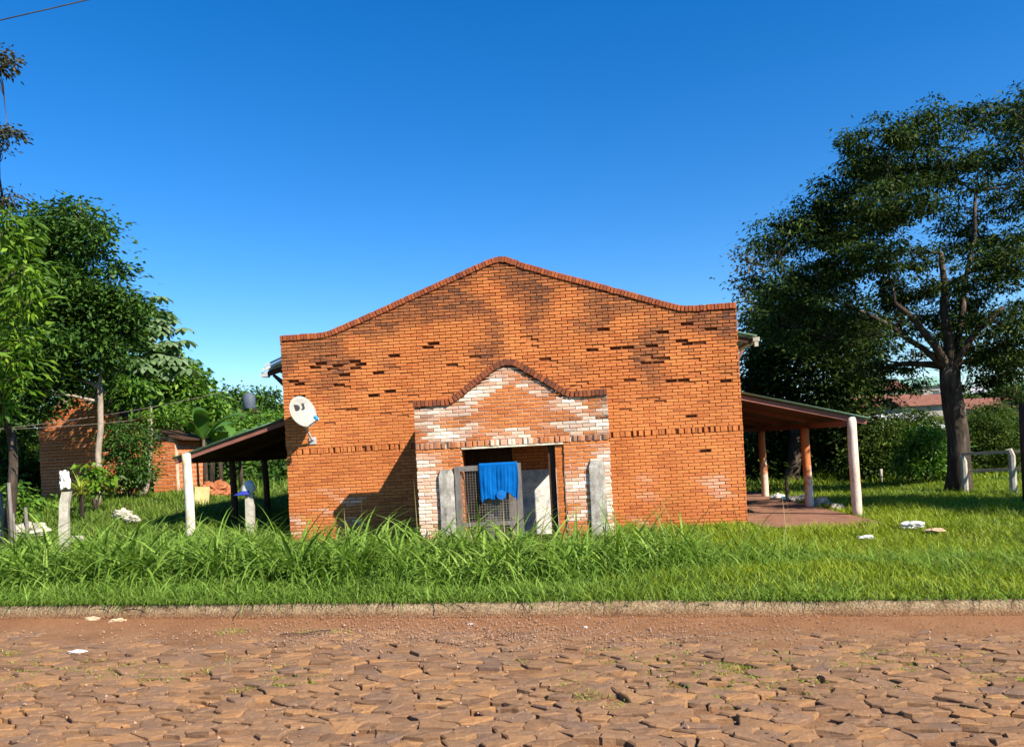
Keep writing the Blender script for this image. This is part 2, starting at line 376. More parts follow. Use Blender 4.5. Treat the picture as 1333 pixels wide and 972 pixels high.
cu_ = np.array([q[0]/AN for q in cand]); cv_ = np.array([q[1] for q in cand])
stones = []
for i, c in enumerate(cand):
    p = rp(c[0], c[1])
    if p.y < 2.9 or abs(p.x) > .72*p.y + 1.5 or c[1] > -.32: continue
    d2 = (cu_-cu_[i])**2 + (cv_-cv_[i])**2; order = np.argsort(d2)[1:22]
    cc = (cu_[i], cv_[i]); poly = [(cc[0]-.35, cc[1]-.35), (cc[0]+.35, cc[1]-.35), (cc[0]+.35, cc[1]+.35), (cc[0]-.35, cc[1]+.35)]
    for j in order:
        nx_, ny_ = cu_[j]-cc[0], cv_[j]-cc[1]; l = math.hypot(nx_, ny_); nx_, ny_ = nx_/l, ny_/l
        poly = clip(poly, (nx_, ny_), nx_*(cc[0]+cu_[j])/2 + ny_*(cc[1]+cv_[j])/2)
        if len(poly) < 3: break
    if len(poly) < 3 or random.random() < .05: continue
    sk_ = random.uniform(-.25, .25)
    q_ = []
    for e_ in range(len(poly)):
        (a0, b0_), (a1, b1_) = poly[e_], poly[(e_+1) % len(poly)]; q_.append((a0, b0_))
        if math.hypot(a1-a0, b1_-b0_) > .07 and p.y < 6.2: q_.append(((a0+a1)/2+random.uniform(-.008, .008), (b0_+b1_)/2+random.uniform(-.014, .014)))
    stones.append((p.y, (c[0], c[1]), [((a_-cc[0])*AN+c[0]+sk_*(b_-cc[1]), b_) for a_, b_ in q_]))
stones.sort(key=lambda s: s[0])
rest = MB(); k = 0
for (yy, c, poly) in stones:
    cx = sum(q[0] for q in poly)/len(poly); cy = sum(q[1] for q in poly)/len(poly)
    dk = -c[1]
    bury = sm(.1, 1.5, dk + .9*noise.noise(Vector((c[0]*.7, c[1]*.7, 1))))
    h = -.01 + .016*bury + random.uniform(-.007, .008)*(.4+bury) + (random.choice([.012, -.02]) if random.random() < .08 else 0)
    tx, ty = random.gauss(0, .034)*(.2+bury), random.gauss(0, .056)*(.2+bury)
    gap = random.choice([0, .002, .003, .005, .009])
    def ring(sh, z, tilt=True):
        o = []
        for (a, b) in poly:
            dx, dy = a-cx, b-cy; l = math.hypot(dx, dy) or 1e-6; f = max(.2, (l-sh)/l)
            o.append((cx+dx*f, cy+dy*f, z + ((dx*tx+dy*ty) if tilt else 0)))
        return o
    jz = [random.uniform(-.006, .006) for _ in poly]
    r0 = ring(gap+.0, -.12, False); r1 = ring(gap+.001, h-.006); r2 = ring(gap+.008+random.uniform(0,.008), h)
    r2 = [(a, b, z+j) for (a, b, z), j in zip(r2, jz)]
    n = len(poly); vs_ = []
    for (a, b, z) in r0+r1+r2:
        p = rp(a, b); vs_.append((p.x, p.y, road_z(p.x)+z+.0))
    pc = rp(cx, cy); vs_.append((pc.x, pc.y, road_z(pc.x)+h+random.uniform(0, .008)))
    fs = []
    for L in (0, 1):
        for q in range(n):
            q2 = (q+1) % n; fs.append((L*n+q, L*n+q2, (L+1)*n+q2, (L+1)*n+q))
    for q in range(n): fs.append((2*n+q, 2*n+(q+1) % n, 3*n))
    if k < 300:
        MB().add(vs_, fs).build('paving_stone', M['stone'], road)
    else: rest.add(vs_, fs)
    k += 1
tag(rest.build('far_paving', M['stone'], road), kind='stuff')
# gravel and crumbs of stone near the kerb
g = MB()
for i in range(5200):
    if i < 3200:
        u, v = random.gauss(-.2, 1.7), -abs(random.gauss(.55, .35))
    else:
        u, v = random.uniform(-7.5, 6.5), -random.uniform(.1, 4.6)
    p = rp(u, v); r = random.uniform(.004, .011) if i < 4900 else random.uniform(.01, .02)
    zz = road_z(p.x)+.01+.05*sm(-.5, 0, v)
    s3 = [random.uniform(.6, 1.3)*r for _ in range(6)]
    g.add([(p.x+s3[0],p.y,zz),(p.x,p.y+s3[1],zz),(p.x-s3[2],p.y,zz),(p.x,p.y-s3[3],zz),(p.x,p.y,zz+s3[4]),(p.x,p.y,zz-s3[5])],
          [(0,1,4),(1,2,4),(2,3,4),(3,0,4),(1,0,5),(2,1,5),(3,2,5),(0,3,5)])
tag(g.build('gravel', M['gravel']), 'loose gravel and stone crumbs on the road by the kerb', 'gravel', kind='stuff')
# kerb: rough worn concrete edge
ku = np.arange(-40, 40.1, .06)
prof = [(-.05, -.1), (-.042, .02), (-.034, .06), (-.026, .1), (-.014, .14), (.004, .168), (.035, .182), (.1, .186), (.15, .175), (.16, 0)]
V = []
for u in ku:
    for (a, z) in prof:
        p = rp(u, a)
        o1 = noise.noise(Vector((u*3, a*9, z*9)))*.016 + noise.noise(Vector((u*13, a*20, z*20)))*.014
        o2 = noise.noise(Vector((u*.6, 5, 0)))*.014
        V.append((p.x - KV.x*0 + KV.x*o1, p.y + KV.y*(o1 - (.012 if 0 < z < .1 else 0)*noise.noise(Vector((u*2, 8, 1)))), road_z(p.x) + z + o1*.6 + (o2 if z > .05 else 0)))
n = len(prof); Fq = [(i*n+j, (i+1)*n+j, (i+1)*n+j+1, i*n+j+1) for i in range(len(ku)-1) for j in range(n-1)]
tag(np_mesh('kerb', V, Fq, M['kerb'], smooth=True), kind='structure')

# ================================================================== BRICK HALL
YAW = R(4.0)
hall = empty('brick_hall', (0, 16.5, 0), -YAW, 'long single-storey orange brick hall with stepped gable front and arched entrance porch', 'building')
def hall_w(s, y, z):
    "hall coordinates to the world"
    c, q = math.cos(YAW), math.sin(YAW); return Vector((s*c + y*q, 16.5 - s*q + y*c, z))
TOP = [(-4.965,4.583),(-4.4,4.588),(-4.02,4.592),(-3.9,4.61),(-3.75,4.66),(-3.066,4.895),(-2.208,5.215),(-1.358,5.53),(-.726,5.765),(-.34,5.905),(-.18,5.95),(-.04,5.97),(.1,5.955),(.28,5.88),(.42,5.81),(1.156,5.545),(1.952,5.28),(2.741,5.005),(3.5,4.735),(3.7,4.672),(3.83,4.648),(3.98,4.642),(4.885,4.655)]
PTOP = [(-1.765,2.86),(-1.3,2.862),(-1.1,2.862),(-.99,2.91),(-.88,2.985),(-.649,3.152),(-.316,3.395),(-.17,3.485),(-.05,3.54),(.08,3.565),(.22,3.555),(.34,3.51),(.44,3.45),(.801,3.207),(1.13,2.98),(1.24,2.905),(1.32,2.876),(1.45,2.872),(1.995,2.886)]
def interp(P, x):
    if x <= P[0][0]: return P[0][1]
    for (a, za), (b, zb) in zip(P, P[1:]):
        if x <= b: return za + (zb-za)*(x-a)/(b-a)
    return P[-1][1]
def nzp(x, z, sc, seed): return noise.noise(Vector((x*sc, z*sc, seed)))

def brick_shape(poly, y0, depth, jit=.0):
    "one brick: polygon (x, z) anticlockwise from the front, arris worn"
    n = len(poly); cx = sum(p[0] for p in poly)/n; cz = sum(p[1] for p in poly)/n
    vs = []
    for (ins, y) in ((.005, y0), (0, y0+.006), (0, y0+depth)):
        for (x, z) in poly:
            dx = -ins if x > cx else ins; dz = -ins if z > cz else ins
            j = jit*random.uniform(-1, 1)
            vs.append((x+dx, y + (j if y < y0+.01 else 0), z+dz+(j*.3)))
    fs = [tuple(range(n))]
    for L in (0, 1):
        for i in range(n):
            i2 = (i+1) % n; fs.append((L*n+i, (L+1)*n+i, (L+1)*n+i2, L*n+i2))
    return vs, fs
def joined(name, items, m, parent):
    "items: (vs, fs, soot, white) joined to one part"
    mb = MB(); so_, wh_ = [], []
    for vs, fs, s, w_ in items:
        mb.add(vs, fs); so_ += [s]*len(fs); wh_ += [w_]*len(fs)
    me = mb.mesh(name, m)
    for nm, arr in (('soot', so_), ('white', wh_)):
        a = me.attributes.new(nm, 'FLOAT', 'FACE'); a.data.foreach_set('value', np.array(arr, np.float32))
    o = link(bpy.data.objects.new(name, me), parent); o['kind'] = 'stuff'; return o

HOLES = [(-4.05,3.93),(-4.3,3.86),(-3.6,3.82),(-3.4,3.92),(-3.15,3.84),(-3.25,3.79),(-4.75,3.57),(-4.58,3.53),(-3.5,3.61),(-3.72,3.41),(-4.72,3.2),(-2.9,3.62),(-2.5,3.95),(-1.55,4.17),(-1.68,4.09),(-2.95,3.15),(-2.6,3.2),
         (2.12,4.28),(3.75,4.25),(3.35,4.13),(4.25,4.12),(1.85,3.84),(2.25,3.86),(2.65,3.83),(3.05,3.83),(3.75,3.88),(2.95,3.53),(3.3,3.48),(3.7,3.1),(3.45,3.1),(4.6,3.0),(3.9,2.35),(4.1,1.6)]
BW, BH, J = .2515, .0695, .0135
# ---- front wall core, bedded 90 mm behind the brick face
wallpoly = [(-4.955, -.35), (4.875, -.35)] + [(x, z-.13) for x, z in reversed(TOP)]
wallpoly[2] = (4.875, wallpoly[2][1]); wallpoly[-1] = (-4.955, wallpoly[-1][1])
front = MB().prism(wallpoly, .095, .27).build('front_wall', M['mortar'], hall)
items, mort = [], MB()
def lay(rows, x0, x1, top, y_face, skip=None, soot=None, white=None, singles=None, y_extra=None, rowmod=None):
    "courses of brick in running bond; returns nothing, fills items / mort; full bricks go to singles when it is given"
    for (ri, za, zb) in rows:
        off = (ri % 2)*BW*.5 + random.uniform(-.012, .012)
        x = x0 - off
        while x < x1 - .02:
            a, b = max(x, x0), min(x+BW, x1); x += BW
            if b - a < .03: continue
            A, B = a + J/2, b - J/2
            if a == x0: A = x0 + random.uniform(-.006, .004)
            if b == x1: B = x1 + random.uniform(-.004, .006)
            zt, zl = zb - J/2, za + J/2
            ta, tb = interp(top, A)-.13, interp(top, B)-.13
            if min(ta, tb) < zl + .012:
                if max(ta, tb) < zl + .015: continue
                # a cut brick under the raking coping
                if ta > tb: poly = [(A, zl), (min(B, A+(B-A)*max(.15, (ta-zl)/(ta-tb+1e-6))), zl), (A, min(zt, ta))]
                else: poly = [(max(A, B-(B-A)*max(.15, (tb-zl)/(tb-ta+1e-6))), zl), (B, zl), (B, min(zt, tb))]
            else: poly = [(A, zl), (B, zl), (B, min(zt, tb)), (A, min(zt, ta))]
            cx, cz = (A+B)/2, (zl+zt)/2
            if skip and skip(cx, cz): continue
            dz = random.gauss(0, .0012); poly = [(px, pz+dz) for px, pz in poly]
            y0 = y_face + (y_extra(cx, cz) if y_extra else 0) + random.gauss(0, .0018)
            s_ = soot(cx, cz) if soot else 0; w_ = white(cx, cz) if white else 0
            full = len(poly) == 4 and abs((B-A)-(BW-J)) < .003 and abs(poly[2][1]-poly[0][1]-(BH-J)) < .003
            if singles is not None and full: singles.append((A, zl+dz, y0, s_, w_))
            else:
                vs, fs = brick_shape(poly, y0, .092-(y0-y_face) if y0 - y_face < .08 else .02, .0025)
                items.append((vs, fs, s_, w_))
def beds(rows, x0, x1, top, yf, yb, ex=None):
    "mortar: a bed under each course and a joint per brick end, recessed behind the face"
    for (ri, za, zb) in rows:
        segs = np.arange(x0+.004, x1, .25)
        for a in segs:
            b = min(a+.25, x1-.004); c = (a+b)/2
            if za > min(interp(top, a), interp(top, b)) - .14: continue
            if ex and ex(c, za): continue
            r = raked(c, za)
            mort.box(a, b, yf+r, yb, za-J/2-.002, za+J/2+.002)
        off = (ri % 2)*BW*.5
        x = x0 - off + BW
        while x < x1-.02:
            if zb < interp(top, x)-.14 and not (ex and ex(x, (za+zb)/2)):
                r = raked(x, za); mort.box(x-.014, x+.014, yf+r+.001, yb, za+J/2, zb-J/2)
            x += BW
def raked(x, z): return .008 + .026*sm(2.2, 4.2, z + .5*nzp(x, z, .8, 4))
rows_low = [(i, i*1.952/28-.07, (i+1)*1.952/28-.07) for i in range(-3, 29)]
rows_low = [(i, a, min(b, 1.953)) for i, a, b in rows_low if a < 1.93]
rows_up = [(i, 2.073+i*BH, 2.073+(i+1)*BH) for i in range(0, 57)]
def hole(x, z):
    return any(abs(x-hx) < .125 and abs(z-hz) < .035 for hx, hz in HOLES)
def soot_f(x, z):
    d = interp(TOP, x) - z
    s = sm(1.5, .1, d)*.6 + sm(.5, 0, d)*.25
    n = nzp(x, z*1.3, 1.15, 11)*.75 + nzp(x, z, 3.1, 5)*.35
    v = max(0, min(.92, (s*1.05 + n*1.35 - .02)*1.6))
    v *= .5 + .5*random.random()
    if z > 2.4 and random.random() < .03: v = max(v, random.uniform(.3, .6))
    return v*sm(2.3, 3.6, z)
def white_f(x, z):
    w_ = 0
    if x < -3.3 and .15 < z < 1.2: w_ = max(0, nzp(x*1.0, z*1.6, 2.4, 21)*1.9-.25)
    elif x > 2 and z < 1.3: w_ = max(0, nzp(x*.8, z*1.6, 1.6, 22)*1.1-.32)
    return min(.85, w_)*random.uniform(.3, 1)
def eroded(x, z):
    band = sm(4.35, 3.9, z)*sm(2.1, 2.7, z)
    e = .012*sm(2.4, 1.6, z)*0
    if random.random() < .08*band: return random.uniform(.008, .03)
    if random.random() < .018*band: return random.uniform(.03, .06)
    return e + random.uniform(0, .004)*band
for rows in (rows_low, rows_up):
    lay(rows, -4.965, 4.885, TOP, 0.0, hole, soot_f, white_f, None, eroded)
    beds(rows, -4.965, 4.885, TOP, 0.0, .095)
joined('brickwork', items, M['brick'], front)
mort.build('mortar_joints', M['mortar'], front)['kind'] = 'stuff'
# soldier course: each upright brick a part
def upright_bricks(name, x0, x1, z0, z1, yf, m, parent, whites=None, soots=None, depth=.1):
    nb = round((x1-x0)/.0755); st = (x1-x0)/nb
    meshes = []
    for q in range(4):
        vs, fs = brick_shape([(-st/2+.0045, z0+.003), (st/2-.0045, z0+.003), (st/2-.0045, z1-.004), (-st/2+.0045, z1-.004)], 0, depth, .004)
        meshes.append(MB().add(vs, fs).mesh(name, m))
    for i in range(nb):
        x = x0+st*(i+.5)
        o = link(bpy.data.objects.new(name, meshes[i % 4]), parent); o.location = (x, yf+random.gauss(0, .004), random.gauss(0, .002))
        o.rotation_euler = (0, random.gauss(0, .012), 0)
        o['soot'] = soots(x, z0) if soots else 0.0; o['white'] = whites(x, z0) if whites else 0.0
upright_bricks('soldier_brick', -4.965, -1.765, 1.955, 2.073, -.006, M['brick'], front, None, lambda x, z: random.uniform(0, .25))
upright_bricks('soldier_brick', 1.995, 4.885, 1.955, 2.073, -.006, M['brick'], front, None, lambda x, z: random.uniform(0, .25))
MB().box(-4.955, 4.875, .035, .095, 1.954, 2.074).build('soldier_bed', M['mortar'], front)
# coping: bricks on edge following the gable outline
def coping(name, P, y0, y1, m, parent, soots=None):
    # arc-length walk
    pts = [Vector((x, 0, z)) for x, z in P]; L = [0]
    for a, b in zip(pts, pts[1:]): L.append(L[-1]+(b-a).length)
    nb = round(L[-1]/.0765); st = L[-1]/nb
    meshes = []
    for q in range(4):
        vs, fs = brick_shape([(-st/2+.0045, -.122), (st/2-.0045, -.122), (st/2-.0045, 0), (-st/2+.0045, 0)], 0, y1-y0, .004)
        n4 = 4; fs.append(tuple(range(11, 7, -1)))
        meshes.append(MB().add(vs, fs).mesh(name, m))
    bedm = MB()
    for i in range(nb):
        l = st*(i+.5)
        for k_ in range(len(L)-1):
            if L[k_] <= l <= L[k_+1]:
                t = (l-L[k_])/(L[k_+1]-L[k_]); p = pts[k_].lerp(pts[k_+1], t); break
        lo, hi = max(0, l-.12), min(L[-1], l+.12)
        def pt(l_):
            for k2 in range(len(L)-1):
                if L[k2] <= l_ <= L[k2+1]: return pts[k2].lerp(pts[k2+1], (l_-L[k2])/(L[k2+1]-L[k2]))
            return pts[-1]
        d = pt(hi)-pt(lo); ang = math.atan2(d.z, d.x)
        o = link(bpy.data.objects.new(name, meshes[i % 4]), parent)
        o.location = (p.x, y0+random.gauss(0, .004), p.z+random.gauss(0, .003)); o.rotation_euler = (0, -ang, 0)
        o['soot'] = soots(p.x, p.z) if soots else 0.0; o['white'] = 0.0
    for a, b in zip(P, P[1:]):
        bedm.prism([(a[0], a[1]-.13), (b[0], b[1]-.13), (b[0], b[1]-.016), (a[0], a[1]-.016)], y0+.03, y1-.02)
    b_ = bedm.build('coping_bed', M['mortar'], parent); b_['kind'] = 'stuff'
coping('coping_brick', TOP, -.028, .285, M['brick_coping'], front, lambda x, z: random.uniform(0, .35))

# ---- porch: front wall 1.65 m out, side walls, beam, roof
PY = -1.65
OX0, OX1, OZ = -.868, 1.105, 1.868
pmb = MB()
pz = [(x, z-.13) for x, z in PTOP]
pmb.prism([(-1.755, -.35), (OX0, -.35), (OX0, 1.9), (-1.755, 1.9)], PY+.095, PY+.25)
pmb.prism([(OX1, -.35), (1.985, -.35), (1.985, 1.9), (OX1, 1.9)], PY+.095, PY+.25)
top_ = [(-1.755, 1.9), (1.985, 1.9)] + list(reversed(pz)); top_[2] = (1.985, top_[2][1]); top_[-1] = (-1.755, top_[-1][1])
pmb.prism(top_, PY+.095, PY+.25)
porch = pmb.build('porch', M['brick_side'], hall)
items, mort = [], MB(); singles = []
prow_low = [(i, i*BH-.042, (i+1)*BH-.042) for i in range(-3, 28)]
prow_low[-1] = (27, prow_low[-1][1], 1.905)
prow_up = [(i, 2.026+i*BH, 2.026+(i+1)*BH) for i in range(0, 21)]
def pskip(x, z): return z < 1.9 and OX0-.02 < x < OX1+.02
def pwhite(x, z):
    e = 0
    tp = interp(PTOP, x) - z
    n = nzp(x, z*1.5, 2.6, 31)
    if z > 2.02:
        side = sm(.45, 1.0, abs(x-.12))
        e = side*(.5+1.2*n) if n > -.1 else 0
        if tp < .5: e = max(e, .45+1.2*n)
        if -.3 < x < .6 and z < 2.25: e = max(e, .55+1.2*n)
    else:
        edge = sm(-1.15, -1.6, x) if x < 0 else sm(1.6, 1.85, x)
        e = edge*(.85+.6*n)*sm(1.9, 1.6, z)
        if 1.05 < x < 1.65 and .4 < z < 1.5: e = max(e, .4+1.6*n)
    return max(0, min(1, e*random.uniform(.3, 1.35)))
def psoot(x, z):
    if z < 2.0: return 0
    tp = interp(PTOP, x) - z; side = sm(.5, 1.1, abs(x-.12))
    v = max(sm(.55, .1, tp), side*.8)*(.55 + .9*nzp(x, z*1.3, 2.2, 41))
    return max(0, min(.92, v*random.uniform(.5, 1.6)))
def praked(x, z): return .012
_r = raked
raked = praked
lay(prow_low, -1.765, OX0, PTOP, PY, None, psoot, pwhite, singles)
lay(prow_low, OX1, 1.995, PTOP, PY, None, psoot, pwhite, singles)
lay(prow_up, -1.765, 1.995, PTOP, PY, None, psoot, pwhite, singles)
beds(prow_low, -1.765, OX0, PTOP, PY, PY+.095); beds(prow_low, OX1, 1.995, PTOP, PY, PY+.095)
beds(prow_up, -1.765, 1.995, PTOP, PY, PY+.095)
raked = _r
meshes = []
for q in range(6):
    vs, fs = brick_shape([(0, 0), (BW-J, 0), (BW-J, BH-J), (0, BH-J)], 0, .092, .0025)
    meshes.append(MB().add(vs, fs).mesh('brick', M['brick']))
singles.sort(key=lambda s: -s[1])
for i, (A, z, y0, s_, w_) in enumerate(singles):
    if i < 300:
        o = link(bpy.data.objects.new('brick', meshes[i % 6]), porch); o.location = (A, y0, z); o['soot'] = float(s_); o['white'] = float(w_)
    else:
        vs, fs = brick_shape([(A, z), (A+BW-J, z), (A+BW-J, z+BH-J), (A, z+BH-J)], y0, .092, .0025); items.append((vs, fs, s_, w_))
joined('cut_brickwork', items, M['brick'], porch)
mort.build('mortar_joints', M['mortar_pale'], porch)['kind'] = 'stuff'
upright_bricks('soldier_brick', -1.765, 1.995, 1.907, 2.024, PY-.014, M['brick'], porch,
               lambda x, z: (.75 if -.35 < x < .55 else .12)*random.uniform(.2, 1.2), lambda x, z: (.75 if (x < -1.05 or x > 1.2) else .1)*random.uniform(.3, 1))
MB().box(-1.75, 1.98, PY+.03, PY+.095, 1.904, 2.027).build('soldier_bed', M['mortar_pale'], porch)
coping('coping_brick', PTOP, PY-.045, PY+.26, M['brick_coping'], porch, lambda x, z: random.uniform(.25, .85))
MB().box(OX0, OX1, PY-.006, PY+.24, 1.868, 1.9025).build('lintel', M['post_white'], porch)
# side walls: roof line falls from the hall and rises again behind the parapet
def sidewall(x0, x1, prof):
    m = MB(); n = len(prof)
    vs = [(x0, y, z) for y, z in prof] + [(x1, y, z) for y, z in prof]
    m.add(vs, [tuple(range(n)), tuple(range(2*n-1, n-1, -1))] + [(i, i+n, (i+1) % n+n, (i+1) % n) for i in range(n)]); return m
sidewall(-1.757, -1.52, [(-.004, -.35), (-.004, 2.83), (-.95, 2.2), (-1.38, 2.71), (-1.398, 2.71), (-1.398, -.35)]).build('side_wall', M['brick_side'], porch)
sidewall(1.75, 1.983, [(-.004, 2.44), (-.004, 2.83), (-1.398, 2.71), (-1.398, -.35), (-1.2, -.35), (-1.2, 2.44)]).build('side_beam', M['brick_side'], porch)
MB().add([(-1.52, -.004, 2.62), (1.75, -.004, 2.62), (1.75, -1.398, 2.46), (-1.52, -1.398, 2.12), (-1.52, -.004, 2.66), (1.75, -.004, 2.66), (1.75, -1.398, 2.5), (-1.52, -1.398, 2.16)],
         [(0,1,2,3),(7,6,5,4),(0,4,5,1),(1,5,6,2),(2,6,7,3),(3,7,4,0)]).build('porch_roof', M['wood_dark'], porch)
MB().box(.945, 1.1, PY+.035, PY+.2, -.3, 1.866).build('brick_jamb', M['brick_side'], porch)
MB().box(.80, .935, PY+.12, PY+.26, -.3, 1.866).build('door_post', M['wood_dark'], porch)
MB().box(.02, 1.74, -.034, -.012, -.2, 1.36).build('plaster_panel', M['plaster'], front)
MB().box(-1.0, .0, -.05, -.012, -.2, 1.95).build('dark_doorway_panel', M['wood_dark'], front)  # dark panel standing in for the unlit room through the doorway
# ---- body of the hall
HB = 13.0
sd_ = MB(); sd_.box(-4.95, -4.72, .272, HB, -.6, 3.85); sd_.build('side_wall', M['brick_side'], hall)
sd_ = MB(); sd_.box(4.64, 4.87, .272, HB, -.6, 3.85); sd_.build('side_wall', M['brick_side'], hall)
MB().prism([(-4.71, -.6), (4.63, -.6), (4.63, 3.8), (0, 5.2), (-4.71, 3.8)], HB-.25, HB).build('rear_wall', M['brick_side'], hall)
def corrugated(p0, p1, yA, yB, pitch=.19, amp=.018, th=.004, across=False):
    "sheet spanning from edge p0 to edge p1 (x, z), ribs running from p0 to p1, repeated along y"
    n = int((yB-yA)/(pitch/4)); V = []; Fq = []
    for i in range(n+1):
        y = yA + (yB-yA)*i/n; o = amp*math.cos(i*math.pi/2)
        for (x, z) in (p0, p1): V.append((x, y, z+o))
        for (x, z) in (p0, p1): V.append((x, y, z+o-th))
    for i in range(n):
        a, b = 4*i, 4*i+4
        Fq += [(a, b, b+1, a+1), (a+2, a+3, b+3, b+2), (a, a+2, b+2, b), (a+1, b+1, b+3, a+3)]
    Fq += [(0, 1, 3, 2), (4*n, 4*n+2, 4*n+3, 4*n+1)]
    return V, Fq
V, Fq = corrugated((-5.47, 3.93), (-.01, 5.3), .3, HB+.3); rf = np_mesh('roof', V, Fq, M['sheet_metal'], hall)
V, Fq = corrugated((5.36, 3.96), (.01, 5.3), .3, HB+.3); np_mesh('roof_sheet', V, Fq, M['sheet_green'], rf)
MB().box(-5.56, -5.42, .31, .5, 3.74, 3.84).build('gutter_end', M['steel'], rf)
MB().bar((-5.5, .29, 3.885), (-5.0, .29, 4.085), .03, .06).build('sheet_end_bar', M['white'], rf)  # white bars added in place of the sunlit sheet end and gutter
MB().bar((-5.44, .285, 3.99), (-5.0, .285, 4.16), .03, .04).build('sheet_end_bar', M['white'], rf)
MB().bar((-5.3, .4, 3.78), (-5.0, .4, 3.55), .05, .06).build('roof_strut', M['wood_purple'], rf)
MB().box(5.27, 5.41, .3, HB, 3.85, 3.935).build('gutter', M['post_concrete'], rf)
MB().box(5.3, 5.38, .31, .39, 3.74, 3.85).build('gutter_outlet', M['post_concrete'], rf)
for k_, yy in enumerate(np.arange(.42, HB, 1.6)):
    MB().bar((-4.95, yy, 3.94), (-5.42, yy, 3.82), .06, .11).build('rafter', M['wood_dark'], rf)
    MB().bar((4.87, yy, 3.96), (5.26, yy, 3.86), .06, .11).build('rafter', M['wood_dark'], rf)
MB().bar((4.875, .34, 3.42), (5.06, .36, 3.68), .04, .05).build('roof_strut', M['wood_purple'], rf)
MB().bar((-4.96, .36, 3.42), (-5.3, .4, 3.78), .05, .06).build('roof_strut', M['wood_dark'], rf)
# ---- right veranda
V, Fq = corrugated((4.89, 2.80), (7.63, 2.07), .38, 9.5); vr = np_mesh('veranda_roof', V, Fq, M['sheet_green'], hall)
MB().bar((4.88, .5, 2.70), (7.6, .5, 1.995), .07, .1).build('fascia_beam', M['wood_purple'], vr)
for yy in (2.9, 5.0, 6.9, 9.2):
    MB().bar((4.88, yy, 2.70), (7.6, yy, 1.995), .06, .1).build('rafter', M['wood_purple'], vr)
MB().bar((7.2, .55, 1.985), (7.0, 9.3, 2.03), .1, .12).build('eave_beam', M['wood_purple'], vr)
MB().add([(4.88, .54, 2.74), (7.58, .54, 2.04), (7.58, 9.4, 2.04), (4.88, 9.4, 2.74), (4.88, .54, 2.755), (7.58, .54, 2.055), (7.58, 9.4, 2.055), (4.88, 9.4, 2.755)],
         [(0,1,2,3),(7,6,5,4),(0,4,5,1),(1,5,6,2),(2,6,7,3),(3,7,4,0)]).build('ceiling_boards', M['wood_purple_shade'], vr)
def log_post(x, y, z0, z1, r, m, parent, name='post', lean=(0, 0)):
    n = 9; pts = []; rr = []
    for i in range(n):
        t = i/(n-1); pts.append((lean[0]*t+.012*math.sin(t*5+x), lean[1]*t+.01*math.cos(t*4+y), t*(z1-z0))); rr.append(r*(1.06-.1*t)*(1+random.uniform(-.03, .03)))
    o = MB().tube(pts, rr, 14, .015).build(name, m, parent, True); o.location = (x, y, z0); return o
for (x, y) in ((7.3, .5), (7.03, 2.86), (6.98, 6.85)):
    log_post(x, y, -.15, 2.12 if y < 1 else 1.97, .1, M['post_pale'] if y < 1 else M['post_paint'], hall)
fl = MB(); fl.prism([(0,0),(0,0)], 0, 0) if False else None
poly = [(4.9, -1.05), (5.35, -1.4), (6.5, -1.75), (7.15, -1.3), (7.2, 9.3), (4.9, 9.3)]
n = len(poly); fl.add([(x, y, -.3) for x, y in poly]+[(x, y, .035) for x, y in poly], [tuple(range(n))[::-1], tuple(range(n, 2*n))]+[(i, (i+1) % n, (i+1) % n+n, i+n) for i in range(n)])
fl.build('veranda_floor', M['slab'], hall)
# ---- left veranda
V, Fq = corrugated((-4.97, 2.83), (-7.75, 2.03), .35, 7.2); vl = np_mesh('veranda_roof', V, Fq, M['sheet_green'], hall)
MB().bar((-4.975, .47, 2.74), (-7.72, .47, 1.955), .07, .1).build('fascia_beam', M['wood_purple'], vl)
for yy in (2.8, 5.0, 7.0): MB().bar((-4.975, yy, 2.74), (-7.72, yy, 1.955), .06, .1).build('rafter', M['wood_dark'], vl)
MB().bar((-7.4, .52, 1.96), (-7.4, 7.1, 1.96), .1, .12).build('eave_beam', M['wood_dark'], vl)
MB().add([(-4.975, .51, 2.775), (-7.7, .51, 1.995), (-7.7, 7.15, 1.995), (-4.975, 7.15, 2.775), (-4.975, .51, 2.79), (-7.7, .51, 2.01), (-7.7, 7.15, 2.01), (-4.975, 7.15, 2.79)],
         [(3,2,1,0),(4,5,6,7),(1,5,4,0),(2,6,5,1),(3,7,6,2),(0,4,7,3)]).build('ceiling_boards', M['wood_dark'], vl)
log_post(-7.42, .4, -.1, 2.13, .1, M['post_white'], hall)
for yy in (2.75, 4.9): log_post(-7.42, yy, 0, 1.93, .085, M['wood_dark'], hall)

# ================================================================== THINGS ON THE HALL
def to_hall(o, s, y, z, rz=0):
    o.location = hall_w(s, y, z); o.rotation_euler = (0, 0, -YAW+rz); return o
# satellite dish
dish = to_hall(empty('satellite_dish', label='white satellite dish with dark logo fixed to the brick gable corner', cat='satellite dish'), -4.36, 0, 2.87)
nrm = Vector((.70, -.62, .30)).normalized(); upv = (Vector((-.25, 0, 1)) - nrm*Vector((-.25, 0, 1)).dot(nrm)).normalized(); rt = upv.cross(nrm)*-1
rt = nrm.cross(upv)*-1
C0 = Vector((-.02, -.42, 0))
def dp(a, b, off=0):
    r2 = a*a+b*b; return C0 + rt*a + upv*b + nrm*(r2*.42 - .05 + off)
mb = MB(); rings, seg = 7, 40
for sgn, off in ((1, 0), (-1, -.012)):
    base = len(mb.v); mb.v.append(tuple(dp(0, 0, off)))
    for i in range(1, rings+1):
        for j in range(seg):
            t = 2*math.pi*j/seg; mb.v.append(tuple(dp(.31*i/rings*math.cos(t), .355*i/rings*math.sin(t), off)))
    for j in range(seg): mb.f.append((base, base+1+j, base+1+(j+1) % seg))
    for i in range(rings-1):
        for j in range(seg):
            j2 = (j+1) % seg; a = base+1+i*seg; b = a+seg; mb.f.append((a+j, b+j, b+j2, a+j2))
